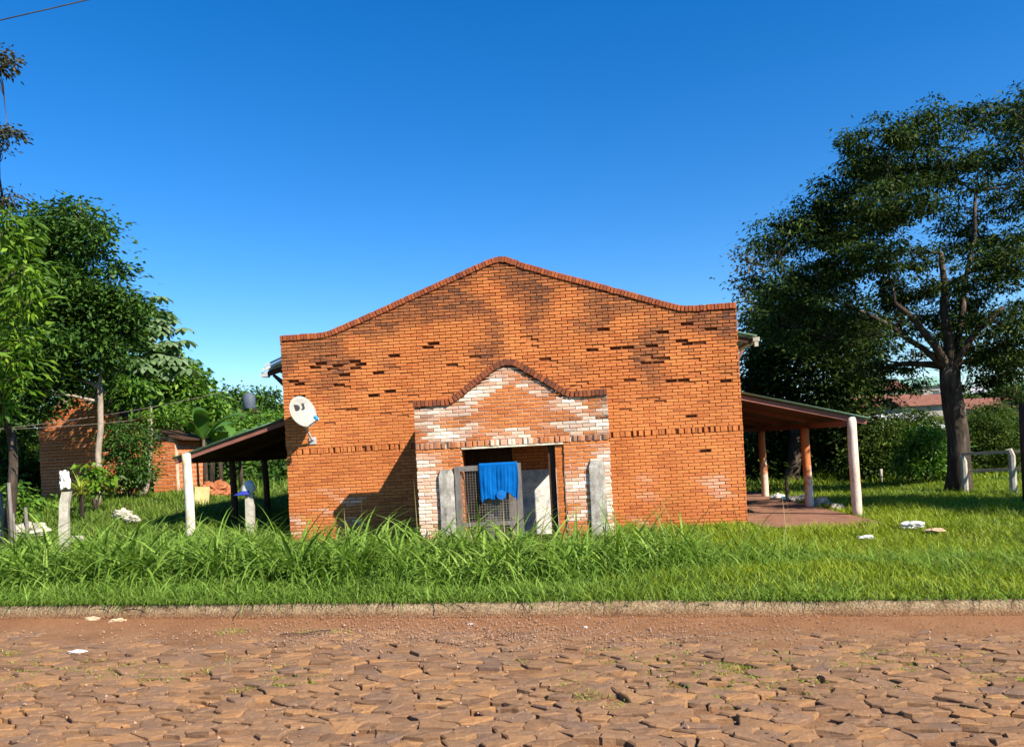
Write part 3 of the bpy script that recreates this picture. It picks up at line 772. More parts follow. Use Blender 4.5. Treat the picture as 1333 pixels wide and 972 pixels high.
o1 = 1+(rings-1)*seg; tot = 1+rings*seg
for j in range(seg): mb.f.append((o1+j, o1+(j+1) % seg, tot+o1+(j+1) % seg, tot+o1+j))
refl = mb.build('reflector', M['dish'], dish, True)
# logo: dark D with a pale bow, and a J
def flat(poly, off=.004):
    m = MB(); vs = [dp(a, b, off) for a, b in poly]; m.add(vs, [tuple(range(len(vs)))]); return m
Dp = [(-.155, .045), (-.155, .185)] + [(-.105+.085*math.sin(t), .115+.07*math.cos(t)) for t in np.linspace(0, math.pi, 14)]
flat(Dp).build('logo_d', M['black'], refl)
Jp = [(.04, .19), (.095, .19), (.095, .09)] + [(.03+.065*math.cos(t), .09-.048*math.sin(t)) for t in np.linspace(.15, math.pi*.6, 6)] + [(-.005, .072)] + [(.02+.02*math.cos(t), .095-.012*math.sin(t)) for t in np.linspace(math.pi*.5, .1, 4)]
flat(Jp).build('logo_j', M['black'], refl)
for i in range(7): flat([(-.145+i*.033, .004), (-.122+i*.033, .004), (-.122+i*.033, .018), (-.145+i*.033, .018)]).build('logo_letter', M['grey'], refl)
lnb = C0 + nrm*.42 + upv*-.35
MB().bar(dp(0, -.34, -.01), lnb, .02, .025).build('arm', M['steel'], dish)
MB().tube([lnb - nrm*.03, lnb + upv*.03 - nrm*.05, lnb + upv*.09 - nrm*.09], [.035, .04, .042], 12).build('receiver', M['blue_plastic'], dish)
MB().tube([(.02, -.01, -.62), (.01, -.1, -.58), (-.02, -.3, -.34), tuple(C0+Vector((.0, .07, -.08)))], .024, 8).build('mount', M['steel'], dish, True)
MB().box(-.06, .09, -.022, 0, -.7, -.54).build('base_plate', M['steel'], dish)

# gate with wire mesh, standing across the porch opening
gate = to_hall(empty('gate', label='grey wooden frame gate with wire mesh standing across the porch opening', cat='gate'), 0, PY-.04, .0)
ga, gb, g0, g1 = -1.02, .27, .12, 1.545
def slab_(x0, x1, z0, z1, name, m=M['wood_grey'], y0=-.03, y1=.03): return MB().box(x0, x1, y0, y1, z0, z1).build(name, m, gate)
slab_(ga, ga+.11, g0, g1-.002, 'stile'); slab_(gb-.1, gb, g0, g1+.012, 'stile')
slab_(ga+.11, gb-.1, g1-.1, g1, 'rail', y0=-.028, y1=.028); slab_(ga+.11, gb-.1, g0+.25, g0+.33, 'rail', y0=-.028, y1=.028); slab_(ga+.11, gb-.1, g0, g0+.08, 'rail', y0=-.028, y1=.028)
wm = MB()
for x in np.arange(ga+.14, gb-.1, .052): wm.box(x-.0025, x+.0025, -.004, .001, g0+.08, g1-.1)
for z in np.arange(g0+.1, g1-.1, .052): wm.box(ga+.11, gb-.1, .001, .006, z-.0025, z+.0025)
wm.build('wire_mesh', M['wire_rust'], gate)['kind'] = 'stuff'
# a board behind the lower gate
brd = to_hall(empty('brown_board', label='dull brown board leaning behind the wire mesh gate', cat='board'), 0, PY+.2, 0)
MB().box(-.5, .16, 0, .03, -.1, 1.0).build('panel', M['wood_grey'], brd)
# blue cloth
cl = to_hall(empty('blue_cloth', label='bright blue cloth hung over the top rail of the gate', cat='cloth'), 0, PY-.04, .0)
nx_, nz_ = 56, 44; V = []; Fq = []
xa, xb = -.535, .2
for j in range(nz_+1):
    for i in range(nx_+1):
        s = i/nx_; x = xa+(xb-xa)*s
        ln = .66 + .05*math.sin(s*7) - .06*max(0, 1-abs(s-.6)/.12)*0 + .025*math.sin(s*23) + (.07 if s < .06 or s > .95 else 0)
        dist = -.14 + (ln+.14)*j/nz_              # distance down the front from the ridge (negative: behind the rail)
        fold = (.005*math.sin(s*62+1.5*math.sin(s*11)+dist*2) + .003*math.sin(s*97+dist*5) + .012*math.sin(s*13+2+dist) + .014*nzp(s*3, dist*2, 2, 3))*min(1, max(0, dist/.25))
        if dist < -.02: y, z = .045, g1 + .02 + (dist+.02)
        elif dist < .02: y, z = .045 - (dist+.02)/.04*.09, g1 + .022 + .012*math.cos(dist/.02*math.pi/2)
        else: y, z = -.048 - .02*dist + fold - .01*abs(math.sin(s*40))*min(1, dist), g1 + .02 - (dist-.02)
        V.append((x + .015*math.sin(dist*6)*(1 if s > .5 else -.6) + .01*(s-.5)*dist, y, z))
for j in range(nz_):
    for i in range(nx_):
        a = j*(nx_+1)+i; Fq.append((a, a+1, a+nx_+2, a+nx_+1))
cb = np_mesh('drape', V, Fq, M['cloth_blue'], cl, True)
md = cb.modifiers.new('thickness', 'SOLIDIFY'); md.thickness = .004
em = MB(); vs = [(-.13, -.098, .96)] + [(-.13+.088*math.cos(t), -.094, .955+.088*math.sin(t)) for t in np.linspace(0, 2*math.pi, 22, endpoint=False)] + [(-.13+.095*math.cos(t), -.06, .955+.095*math.sin(t)) for t in np.linspace(0, 2*math.pi, 22, endpoint=False)]
em.add(vs, [(0, 1+i, 1+(i+1) % 22) for i in range(22)] + [(1+i, 23+i, 23+(i+1) % 22, 1+(i+1) % 22) for i in range(22)])
em.build('round_badge', M['cloth_print'], cl)
# two weathered concrete posts in front of the porch
def slab_post(s0, s1, z1, y, label, lean=0):
    o = to_hall(empty('concrete_post', label=label, cat='post', group='weathered slabs by the porch'), (s0+s1)/2, y, 0)
    m = MB(); nn, hw = 14, (s1-s0)/2; ring = []
    for i in range(nn+1):
        t = i/nn; z = -.3+(z1+.3)*t; rr = 1 if t < .93 else .72
        pts = [(-hw*rr, -.05*rr), (-.3*hw, -.06*rr), (.4*hw, -.06*rr), (hw*rr, -.05*rr), (hw*rr, .055), (-hw*rr, .055)]
        for (x, yy) in pts: m.v.append((x + lean*t + .012*nzp(x*3, z*2.5, 2, 5+s0) + random.uniform(-.004, .004), yy+.01*nzp(x, z, 4, 6), z))
    k_ = 6
    for i in range(nn):
        for j in range(k_): m.f.append((i*k_+j, i*k_+(j+1) % k_, (i+1)*k_+(j+1) % k_, (i+1)*k_+j))
    m.f.append(tuple(nn*k_+j for j in range(k_))); m.f.append(tuple(range(k_))[::-1])
    m.build('shaft', M['concrete'], o, False)
slab_post(-1.325, -1.02, 1.50, PY-.004, 'pale weathered concrete post with rounded top beside the mesh gate', -.01)
slab_post(1.57, 1.875, 1.53, PY-.004, 'grey stained concrete post at the far side of the porch from the gate', .005)

# ================================================================== VEGETATION
def leaves_np(C, D, N, L, W, fold=.15, droop=0.0):
    "diamond leaves: base C, unit direction D, unit normal N, length L, width W -> verts, quads"
    n = len(C); S = np.cross(D, N); L = L[:, None]; W = W[:, None]
    mid = C + D*L*.45
    tip = C + D*L - np.array([0, 0, 1])*L*droop
    V = np.empty((n, 4, 3)); V[:, 0] = C; V[:, 1] = mid + S*W*.5 - N*W*fold; V[:, 2] = tip; V[:, 3] = mid - S*W*.5 - N*W*fold
    return V.reshape(-1, 3), np.arange(n*4).reshape(n, 4)
def unit(a): return a/np.maximum(1e-6, np.linalg.norm(a, axis=1, keepdims=True))
def blob_clumps(blobs, spacing):
    "clump centres spread through ellipsoids (centre, radii), thicker towards the skin"
    out = []
    for c, r in blobs:
        k = max(6, int(15*r[0]*r[1]*r[2]/spacing**3))
        d = unit(rng.normal(size=(k, 3))); q = rng.random(k)**.4
        out.append(np.array(c) + d*q[:, None]*np.array(r)*(.88+.24*rng.random((k, 1))))
    return np.concatenate(out)
def foliage(clumps, per, cr, L, W, flat=.55, droop=.1, up=.9, hang=0.0):
    n = len(clumps)*per
    size = np.repeat(cr*(.6+.8*rng.random(len(clumps))), per)[:, None]
    off = rng.normal(size=(n, 3))*.5*size; off[:, 2] *= flat
    C = np.repeat(clumps, per, axis=0) + off
    D = unit(off*np.array([1, 1, .4]) + rng.normal(size=(n, 3))*.35*size - np.array([0, 0, 1])*hang*size)
    N = unit(rng.normal(size=(n, 3))*.6 + np.array([0, 0, up])); N = unit(N - D*np.sum(N*D, axis=1, keepdims=True))
    return leaves_np(C, D, N, L*(.6+.8*rng.random(n)), W*(.6+.8*rng.random(n)), .15, droop)
def limb(p, q, r0, r1, bend=.12, n=8):
    p, q = Vector(p), Vector(q); l = (q-p).length; o = Vector((random.uniform(-1,1), random.uniform(-1,1), random.uniform(-.2, .8)))*l*bend
    pts = []; rr = []
    for i in range(n+1):
        t = i/n; w_ = noise.noise_vector(p*3+Vector((t*4, 0, 0)))*l*.025
        pts.append(p.lerp(q, t) + o*math.sin(t*math.pi) + w_*math.sin(t*math.pi)); rr.append(r0+(r1-r0)*t**.8)
    return pts, rr
def tree(name, label, cat, base, trunk_top, r, blobs, leaf, mat_leaf, mat_bark, spacing=.55, limbs=None, group=None, twigs=.35, fork_r=.5, trunk_pts=None, mains=()):
    "tapered trunk, limbs into every lobe of the crown, twigs, leaves; leaf = (per clump, clump radius, length, width, flat, droop, up, hang)"
    b = Vector(base); root = empty(name, b, 0, label, cat, group)
    tp = Vector(trunk_top)
    pts, rr = limb(b, tp, r, r*fork_r*1.15, .05, 10) if trunk_pts is None else trunk_pts
    rr = list(rr); rr[0] *= 1.2; pts = [p - b for p in pts]; pts[0] = pts[0] + Vector((0, 0, -.15))
    MB().tube(pts, rr, 12, .05).build('trunk', mat_bark, root, True)
    cl = blob_clumps(blobs, spacing)
    r_end = rr[-1]; first = not mains
    skel = [(tp, r_end, 0.0)] + ([(b.lerp(tp, .85), r_end, .8)] if len(blobs) > 3 and trunk_pts is None else [])
    for (mp, mr) in mains:
        pts, rr = limb(tp - Vector((0, 0, .12)), mp, mr, mr*.45, .1, 10)
        MB().tube([p-b for p in pts], rr, 9, .05).build('limb', mat_bark, root, True)
        skel += [(pp, r_, (pp-tp).length*.4) for pp, r_ in list(zip(pts, rr))[3:]]
    for (c, rad) in sorted(blobs, key=lambda q: (Vector(q[0])-tp).length):
        c = Vector(c); best = None
        for (sp_, sr_, sl_) in skel:
            dd = (c-sp_); cost = dd.length + .35*sl_ + (1.2 if dd.z < -.2 else 0)
            if best is None or cost < best[0]: best = (cost, sp_, sr_, sl_)
        _, st, sr_, sl_ = best; lr = min(sr_*.72, .03+.028*(c-st).length+.12*r)
        if first: st, lr, first = tp - Vector((0, 0, .1)), r_end*.97, False
        pts, rr = limb(st, c, lr, max(.012, lr*.35), .13)
        for i_, (pp, r_) in enumerate(zip(pts, rr)):
            if i_ > 2: skel.append((pp, r_, sl_+(pp-st).length))
        m = MB().tube([p-b for p in pts], rr, 7, .05)
        near = [q for q in cl if (Vector(q)-c).length < max(rad)*1.1]
        random.shuffle(near)
        for q in near[:int(16*twigs/.35)]:
            s0 = pts[random.randint(4, len(pts)-1)]
            tw, tr = limb(s0, q, max(.012, lr*.25), .005, .16, 5); m.tube([p-b for p in tw], tr, 4)
        m.build('limb', mat_bark, root, True)
    per, cr, L, W, fl_, dr, up, hg = leaf
    V, Fq = foliage(cl, per, cr, L, W, fl_, dr, up, hg)
    np_mesh('crown', V - np.array(b), Fq, mat_leaf, root)
    return root
def gz(x, y, dz=0): return (x, y, T(x, y)+dz)
def B(px, py, Y, rx, ry, dY=None):
    "crown lobe at a photo position and depth, radii in photo pixels"
    c = at(px, py, Y); k = Y/F; return (c, (rx*k, (dY if dY else rx*k*.9), ry*k))

# ---- big feathery tree on the right lawn
bt = at(1247, 643, 21.2); bt.z = T(bt.x, bt.y)
fork = at(1236, 478, 21.0)
tp_ = [bt, at(1249, 610, 21.2), at(1247, 570, 21.2), at(1241, 530, 21.1), at(1237, 500, 21.0), fork]
lobes = [B(1150, 190, 20.5, 52, 42), B(1205, 170, 21, 50, 36), B(1100, 250, 21, 52, 36), B(1170, 262, 20, 60, 34), B(1040, 300, 21.5, 55, 32), B(1110, 330, 20.5, 60, 32), B(1010, 322, 21, 30, 26), B(1050, 385, 22, 55, 34),
         B(1180, 385, 22.5, 50, 28), B(1245, 225, 22, 45, 36), B(1255, 300, 23, 40, 40), B(1290, 345, 20, 50, 45), B(1310, 425, 20.5, 55, 40), B(1225, 430, 23, 45, 28), B(1130, 440, 20.5, 45, 28), B(1320, 250, 22, 40, 40), B(1085, 430, 22.5, 40, 30), B(1290, 470, 21, 60, 24), B(1330, 150, 23, 50, 30), B(1265, 150, 22.5, 36, 22), B(1075, 355, 23, 50, 30), B(1130, 290, 23, 50, 30), B(1150, 225, 23, 50, 30), B(1000, 365, 23, 28, 22), B(1080, 300, 22.5, 40, 26), B(1190, 330, 21.5, 40, 24), B(1235, 370, 22, 40, 22), B(1275, 400, 23, 40, 24), B(1170, 420, 22, 36, 20), B(1060, 440, 21, 44, 26), B(1010, 420, 22, 34, 28), B(1140, 480, 22, 36, 22), B(1260, 455, 22.5, 40, 20), B(1320, 330, 22, 44, 34), B(1325, 470, 22, 34, 26), B(1200, 220, 22.5, 44, 26), B(1020, 365, 21, 36, 26), B(1195, 470, 23, 26, 18), B(1090, 390, 20.5, 44, 24), B(1150, 350, 21, 40, 20), B(1180, 500, 24, 24, 12), B(1290, 500, 22, 40, 14), B(1150, 515, 24, 22, 16), B(1320, 510, 22, 26, 14)]
limbs_ = []
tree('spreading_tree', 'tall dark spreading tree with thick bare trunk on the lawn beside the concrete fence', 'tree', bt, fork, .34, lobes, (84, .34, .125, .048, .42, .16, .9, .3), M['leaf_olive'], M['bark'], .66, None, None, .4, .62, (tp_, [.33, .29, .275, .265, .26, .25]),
     [(at(1165, 395, 20.6), .13), (at(1225, 330, 21.4), .15), (at(1305, 400, 20.6), .12), (at(1110, 400, 21.4), .1), (at(1270, 250, 22), .1)])
# ---- dark trees behind the veranda
def lt(name, label, px, Y, blobs, leaf, ml, mb_, r, sp, twigs=.12, group='trees behind the veranda', top=None):
    b = at(px, 640, Y); b.z = T(b.x, b.y); tz = top if top else blobs[0][0].z*.6
    return tree(name, label, 'tree', b, (b.x+.2, b.y, tz), r, blobs, leaf, ml, mb_, sp, None, group, twigs)
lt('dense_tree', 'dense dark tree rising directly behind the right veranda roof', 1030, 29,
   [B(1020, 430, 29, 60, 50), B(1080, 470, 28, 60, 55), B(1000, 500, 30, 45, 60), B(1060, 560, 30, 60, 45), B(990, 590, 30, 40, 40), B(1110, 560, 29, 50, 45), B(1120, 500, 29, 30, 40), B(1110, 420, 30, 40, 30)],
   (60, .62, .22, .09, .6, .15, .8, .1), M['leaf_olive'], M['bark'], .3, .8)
lt('brown_leaved_tree', 'brownish leaved tree peeping out beside the gable corner', 985, 34, [B(978, 350, 34, 24, 30), B(978, 410, 34, 26, 40), B(1000, 460, 34, 35, 40), B(985, 520, 34, 30, 60), B(1010, 330, 35, 18, 14)],
   (36, .55, .2, .1, .6, .1, .8, .1), M['leaf_brown'], M['bark'], .26, .85)
# ---- tree out at the right edge whose boughs reach into the picture and shade the lawn
b = Vector((16.5, 12.4, 0)); b.z = T(b.x, b.y)
tree('overhanging_tree', 'dark bough with fine leaves reaching in high over the lawn from outside', 'tree', b, (16.3, 12.8, 4.2), .26,
     [B(1325, 195, 16, 42, 26), B(1300, 215, 16.5, 28, 18), B(1350, 150, 16, 40, 30), B(1400, 260, 16, 60, 50), B(1440, 180, 15.5, 70, 60), B(1470, 330, 15, 70, 50), B(1400, 120, 17, 60, 40), B(1345, 265, 16.5, 26, 20), (Vector((16.8, 11.6, 6)), (1.9, 1.9, 1.1)), (Vector((15.4, 13.6, 6.3)), (1.7, 1.7, 1.0)), (Vector((17.8, 10.4, 6.6)), (1.8, 1.8, 1.1)), (Vector((16, 12.6, 5.2)), (1.5, 1.5, .9)), (Vector((14.7, 14.9, 6.4)), (1.3, 1.3, .8))],
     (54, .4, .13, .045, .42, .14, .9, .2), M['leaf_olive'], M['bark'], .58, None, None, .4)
# ---- shrubs on the right boundary
def bush(name, label, px, py, Y, blobs, leaf, ml, sp, group=None, cat='bush', nstem=5, ms=None):
    b = at(px, py, Y); b.z = T(b.x, b.y); root = empty(name, b, 0, label, cat, group)
    cl = blob_clumps(blobs, sp)
    for i in range(nstem):
        c = Vector(cl[random.randrange(len(cl))]); pts, rr = limb(b, c, .03, .008, .1, 5)
        MB().tube([p-b for p in pts], rr, 5).build('stem', ms or M['bark'], root, True)
    per, cr, L, W, fl_, dr, up, hg = leaf
    V, Fq = foliage(cl, per, cr, L, W, fl_, dr, up, hg)
    np_mesh('foliage', V-np.array(b), Fq, ml, root); return root
GB = 'bushes along the back of the lawn'
bush('leafy_bush', 'light green bush with drooping sprays just left of the thick trunk', 1205, 635, 24, [B(1205, 580, 24, 26, 28), B(1190, 600, 24, 22, 24), B(1222, 600, 24.5, 20, 26)], (30, .3, .17, .07, .5, .2, .8, .3), M['leaf_green'], .36, GB)
bush('feathery_bush', 'broad feathery olive bush behind the fence to the right of the trunk', 1290, 640, 27, [B(1290, 570, 27, 34, 36), B(1265, 590, 27, 26, 36), B(1315, 600, 27, 26, 34), B(1285, 540, 28, 24, 20)], (44, .3, .12, .04, .45, .15, .8, .2), M['leaf_sage'], .4, GB)
bush('tangled_bush', 'tangled mid green bush between the veranda and the thick trunk', 1160, 640, 27, [B(1160, 585, 27, 36, 40), B(1130, 605, 27, 30, 34), B(1185, 560, 28, 30, 30)], (40, .3, .13, .05, .5, .2, .8, .25), M['leaf_sage'], .42, GB)
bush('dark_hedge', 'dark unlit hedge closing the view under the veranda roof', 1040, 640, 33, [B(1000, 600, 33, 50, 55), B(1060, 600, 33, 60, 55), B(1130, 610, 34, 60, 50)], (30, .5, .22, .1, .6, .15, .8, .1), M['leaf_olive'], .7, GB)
bush('far_bush', 'dark bushy growth at the far right beneath the town roofs', 1300, 640, 40, [B(1190, 590, 38, 40, 36), B(1250, 575, 40, 40, 34), B(1310, 565, 40, 50, 40), B(1370, 560, 40, 50, 40)], (40, .5, .2, .08, .6, .15, .8, .1), M['leaf_sage'], .8, GB)

# ---- left side
LG = 'trees on the left plot'
mb0 = at(4, 690, 15.5)
tree('mango_tree', 'bright yellow-green mango tree with long drooping leaves at the left edge', 'tree', gz(mb0.x, 15.5), at(14, 560, 15.5), .1,
     [B(8, 302, 14.2, 30, 26), B(30, 352, 14, 26, 20), B(-6, 350, 14.2, 26, 22), B(40, 388, 13.9, 18, 14), B(6, 405, 14, 26, 18), B(26, 440, 14.2, 18, 12), B(0, 462, 14, 26, 18), B(-40, 360, 15, 50, 60), B(16, 495, 14.4, 20, 12), B(-30, 460, 15, 40, 40), B(0, 525, 15, 18, 12)],
     (22, .32, .2, .06, .5, .22, .7, .2), M['leaf_mango'], M['bark'], .36, None, None, .3, .7)
db = at(126, 655, 21)
tree('dense_tree', 'tall dense dark green tree with slender pale trunk left of the hall', 'tree', gz(db.x, 21), at(130, 500, 21), .085,
     [B(60, 310, 21, 46, 40), B(115, 305, 20.5, 34, 38), B(40, 380, 21, 50, 45), B(110, 375, 20.5, 48, 40), B(150, 400, 21, 38, 34), B(70, 450, 20.5, 60, 42), B(135, 455, 21, 45, 34), B(25, 500, 21, 46, 34), B(90, 492, 21, 42, 24), B(160, 430, 21.5, 30, 26), B(15, 440, 21.5, 45, 50), B(150, 350, 21, 14, 8), B(100, 275, 21, 20, 12), B(50, 345, 21.5, 50, 50, 1.0), B(100, 420, 21, 66, 50, .9), B(10, 500, 22, 50, 50, .9), B(0, 555, 22.5, 34, 30, .7), B(60, 515, 20.5, 30, 14), B(20, 540, 20.5, 34, 22)],
     (60, .5, .16, .07, .5, .12, .9, .15), M['leaf_dark'], M['bark_pale'], .54, None, LG, .2, .75)
tb = at(-60, 690, 19)
tree('tall_tree', 'tall greyish tree whose leaf tips poke in high at the left edge', 'tree', gz(tb.x, 19), at(-60, 330, 19), .25,
     [B(8, 72, 19, 14, 16), B(-4, 88, 19, 16, 12), B(12, 170, 19, 18, 8), B(-4, 180, 19, 14, 16), B(-75, 120, 19, 40, 60), B(-85, 220, 19, 40, 50), B(4, 262, 20, 16, 18)],
     (34, .26, .12, .055, .5, .2, .9, .2), M['leaf_brown'], M['bark'], .36, None, LG, .4)
gb_ = at(225, 650, 29.5)
tree('bushy_tree', 'mid green bushy tree spreading above the small brick hut', 'tree', gz(gb_.x, 29.5), at(222, 560, 29.5), .12,
     [B(180, 500, 29, 42, 36), B(230, 510, 29.5, 42, 36), B(210, 480, 29, 40, 22), B(255, 535, 29.5, 34, 30), B(165, 535, 29, 34, 30), B(205, 545, 28.5, 34, 22), B(275, 560, 30, 24, 24), B(240, 485, 30, 18, 14), B(200, 515, 30, 50, 40), B(160, 505, 24.5, 30, 22), B(190, 540, 27, 24, 14), B(215, 540, 27, 22, 14), B(150, 530, 28, 26, 20)],
     (44, .5, .22, .11, .5, .2, .8, .25), M['leaf_green'], M['bark'], .56, None, LG, .15, .8)
bush('dark_shrub', 'dark green rounded shrub between the two small brick houses', 165, 650, 22, [B(158, 575, 22, 26, 28), B(175, 605, 22, 24, 34), B(150, 625, 22, 22, 26), B(185, 570, 22.5, 18, 20)], (40, .34, .13, .05, .45, .15, .9, .15), M['leaf_dark'], .4, None)
bush('yellow_shrub', 'small yellow-green shrub at the foot of the slender pale trunk', 125, 650, 19.5, [B(122, 612, 19.5, 12, 10), B(132, 625, 19.5, 10, 10), B(118, 630, 19.5, 9, 10)], (16, .2, .17, .09, .5, .25, .8, .3), M['leaf_mango'], .24, None)
bush('leafy_shrub', 'low green leafy shrub beside the white stakes at the left edge', 22, 680, 17, [B(20, 645, 17, 18, 18), B(40, 655, 17, 12, 14), B(6, 660, 17, 14, 16)], (22, .25, .15, .08, .5, .2, .8, .25), M['leaf_green'], .3, None)
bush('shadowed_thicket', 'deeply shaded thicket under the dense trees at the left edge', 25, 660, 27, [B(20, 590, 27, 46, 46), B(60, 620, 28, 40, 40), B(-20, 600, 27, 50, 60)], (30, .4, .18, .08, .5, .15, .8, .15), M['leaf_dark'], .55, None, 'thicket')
# far wood on the slope behind the left veranda
for i, (px, py, Y, rx, ry, lab, ml) in enumerate([(300, 530, 42, 26, 28, 'round dark tree on the far slope left of the water tank', 'leaf_dark'), (345, 535, 44, 26, 30, 'dark green tree on the far slope right of the water tank', 'leaf_dark'),
                                  (285, 560, 38, 30, 26, 'lighter green tree low on the far slope above the banana plants', 'leaf_green'), (355, 560, 38, 28, 26, 'bright green tree beside the hall wall above the left veranda', 'leaf_green'),
                                  (325, 565, 36, 30, 24, 'yellow-green low tree below the water tank', 'leaf_green'), (300, 620, 33, 40, 36, 'shaded tree seen under the left veranda roof between its posts', 'leaf_dark'), (355, 620, 34, 36, 36, 'shaded tree seen under the left veranda roof against the hall', 'leaf_dark'), (240, 590, 36, 30, 30, 'green tree behind the small brick hut roof', 'leaf_green')]):
    b = at(px, 640, Y); b.z = T(b.x, b.y); c = B(px, py, Y, rx, ry)
    tree('far_tree', lab, 'tree', b, (b.x, b.y, max(b.z+.6, c[0].z-.5)), .06, [c, B(px-rx*.5, py+ry*.5, Y+1, rx*.7, ry*.7), B(px+rx*.5, py+ry*.55, Y-1, rx*.7, ry*.6)], (44, .55, .25, .11, .5, .15, .8, .15), M[ml], M['bark'], .64, None, 'trees on the far slope', .08)
# cecropia: big palmate leaves at the ends of bare stems
cb_ = at(190, 650, 26); croot = empty('cecropia_tree', gz(cb_.x, 26), 0, 'tree with big pale palmate leaves against the sky above the bushy tree', 'tree', LG)
cbv = Vector(croot.location); tipc = at(192, 445, 26)
pts, rr = limb(cbv, tipc, .12, .05, .03, 8); MB().tube([p-cbv for p in pts], rr, 8).build('trunk', M['bark_pale'], croot, True)
V, Fq = [], []
for (px, py, Y) in [(192, 395, 26), (205, 420, 25.7), (218, 425, 26), (195, 440, 25.6), (212, 445, 25.8), (222, 452, 26.2), (200, 462, 25.6), (216, 470, 25.6), (185, 425, 26.3), (180, 450, 26), (205, 405, 26.4), (228, 462, 26.3), (190, 475, 25.5), (178, 410, 26.4), (210, 485, 25.4)]:
    tip = at(px, py, Y); st = cbv.lerp(tipc, random.uniform(.75, 1)); pts, rr = limb(st, tip, .035, .015, .15, 5)
    MB().tube([p-cbv for p in pts], rr, 6).build('limb', M['bark_pale'], croot, True)
    for lf in range(5):
        c = tip + Vector((random.gauss(0, .28), random.gauss(0, .28), random.gauss(0, .14))); out = random.uniform(0, 6.28)
        tilt = random.uniform(.15, .5); R0 = random.uniform(.42, .62)
        for q in range(9):
            a = out + (q-4)*.62; d = Vector((math.cos(a), math.sin(a), -tilt*.6)).normalized(); s_ = Vector((-math.sin(a), math.cos(a), 0))
            b0 = len(V); l = R0*(1-.25*abs(q-4)/4)
            for (t, wd, dz) in ((.03, .02, 0), (.55, .095, -.02), (.85, .08, -.08), (1, .0, -.15)):
                p = c + d*l*t + Vector((0, 0, dz*R0*2.2))
                V.append(tuple(p-cbv+s_*wd)); V.append(tuple(p-cbv-s_*wd))
            for k_ in range(3): Fq.append((b0+2*k_, b0+2*k_+1, b0+2*k_+3, b0+2*k_+2))
np_mesh('crown', V, Fq, M['leaf_cecropia'], croot)
# banana plants: stem and long split leaves, each leaf a part
def banana(px, py, Y, h, label, n=6):
    b = at(px, py, Y); b.z = T(b.x, b.y); root = empty('banana_plant', b, 0, label, 'plant', 'banana plants behind the left veranda')
    MB().tube([(0, 0, -.1), (.03, 0, h*.35), (0, .03, h*.6)], [.09, .07, .05], 9).build('stem', M['bark'], root, True)
    for i in range(n):
        a = 6.28*i/n + random.uniform(-.3, .3); el = random.uniform(.7, 1.35); L = h*random.uniform(.55, .8); V, Fq = [], []
        p = Vector((0, 0, h*.58)); m_ = 12
        for k_ in range(m_+1):
            t = k_/m_; e = el - t*t*random.uniform(1.1, 1.3)*1.4; d = Vector((math.cos(a)*math.cos(e), math.sin(a)*math.cos(e), math.sin(e)))
            s_ = Vector((-math.sin(a), math.cos(a), 0)); wd = .2*h/2.4*math.sin(math.pi*min(1, max(.02, (t-.12)/.88)))**.6 if t > .12 else .02
            V += [tuple(p + s_*wd - Vector((0, 0, wd*.35))), tuple(p), tuple(p - s_*wd - Vector((0, 0, wd*.35)))]
            p = p + d*L/m_
        for k_ in range(m_): Fq += [(3*k_, 3*k_+1, 3*k_+4, 3*k_+3), (3*k_+1, 3*k_+2, 3*k_+5, 3*k_+4)]
        np_mesh('leaf', V, Fq, M['leaf_banana'], root, True)
banana(268, 640, 25.5, 2.9, 'banana plant with upright leaf above the veranda eave', 6)
banana(288, 640, 26.5, 2.3, 'low banana plant with drooping leaves between the first two left veranda posts', 7)
banana(314, 645, 27, 2.2, 'low banana plant behind the cap on the post', 7)
# palm fronds behind the hut
pb = at(276, 640, 30); pr = empty('palm', gz(pb.x, 30), 0, 'young palm with feathery fronds rising behind the banana plants', 'palm'); pbv = Vector(pr.location); pt_ = at(277, 570, 30)
MB().tube([(0, 0, -.1), tuple((pt_-pbv)*.5), tuple(pt_-pbv)], [.12, .1, .08], 8).build('trunk', M['bark'], pr, True)
for i in range(9):
    a = i*.7+.2; el = random.uniform(.6, 1.3); p = pt_-pbv; V, Fq = [], []; L = random.uniform(1.5, 2.1)
    for k_ in range(26):
        t = k_/25; e = el - 1.7*t*t; d = Vector((math.cos(a)*math.cos(e), math.sin(a)*math.cos(e), math.sin(e))); s_ = Vector((-math.sin(a), math.cos(a), -.45)); s2 = Vector((math.sin(a), -math.cos(a), -.45))
        for q in (s_, s2):
            b0 = len(V); ll = .42*math.sin(math.pi*min(1, .12+t*.85)); e_ = p + (q+d*.5).normalized()*ll
            V += [tuple(p), tuple(p+d*.035), tuple(e_)]; Fq.append((b0, b0+1, b0+2))
        p = p + d*L/25
    np_mesh('frond', V, Fq, M['leaf_green'], pr)
# spiky plant by the fence post
sp = at(105, 655, 18.5); sr = empty('spiky_plant', gz(sp.x, 18.5, .25), 0, 'spiky yucca-like plant just right of the concrete fence post', 'plant')
MB().tube([(0, 0, -.4), (.03, 0, .2), (0, 0, .5)], [.06, .05, .05], 8).build('stem', M['bark'], sr, True)
V, Fq = [], []
for i in range(70):
    a = random.uniform(0, 6.28); el = random.uniform(-.2, 1.4); L = random.uniform(.35, .6); z = random.uniform(.3, .55); p = Vector((0, 0, z)); s_ = Vector((-math.sin(a), math.cos(a), 0)); b0 = len(V)
    for k_ in range(4):
        t = k_/3; e = el-t*.7; wd = .018*(1-t)+.002; V += [tuple(p+s_*wd), tuple(p-s_*wd)]; p = p+Vector((math.cos(a)*math.cos(e), math.sin(a)*math.cos(e), math.sin(e)))*L/3
    for k_ in range(3): Fq.append((b0+2*k_, b0+2*k_+1, b0+2*k_+3, b0+2*k_+2))
np_mesh('leaves', V, Fq, M['weed'], sr)

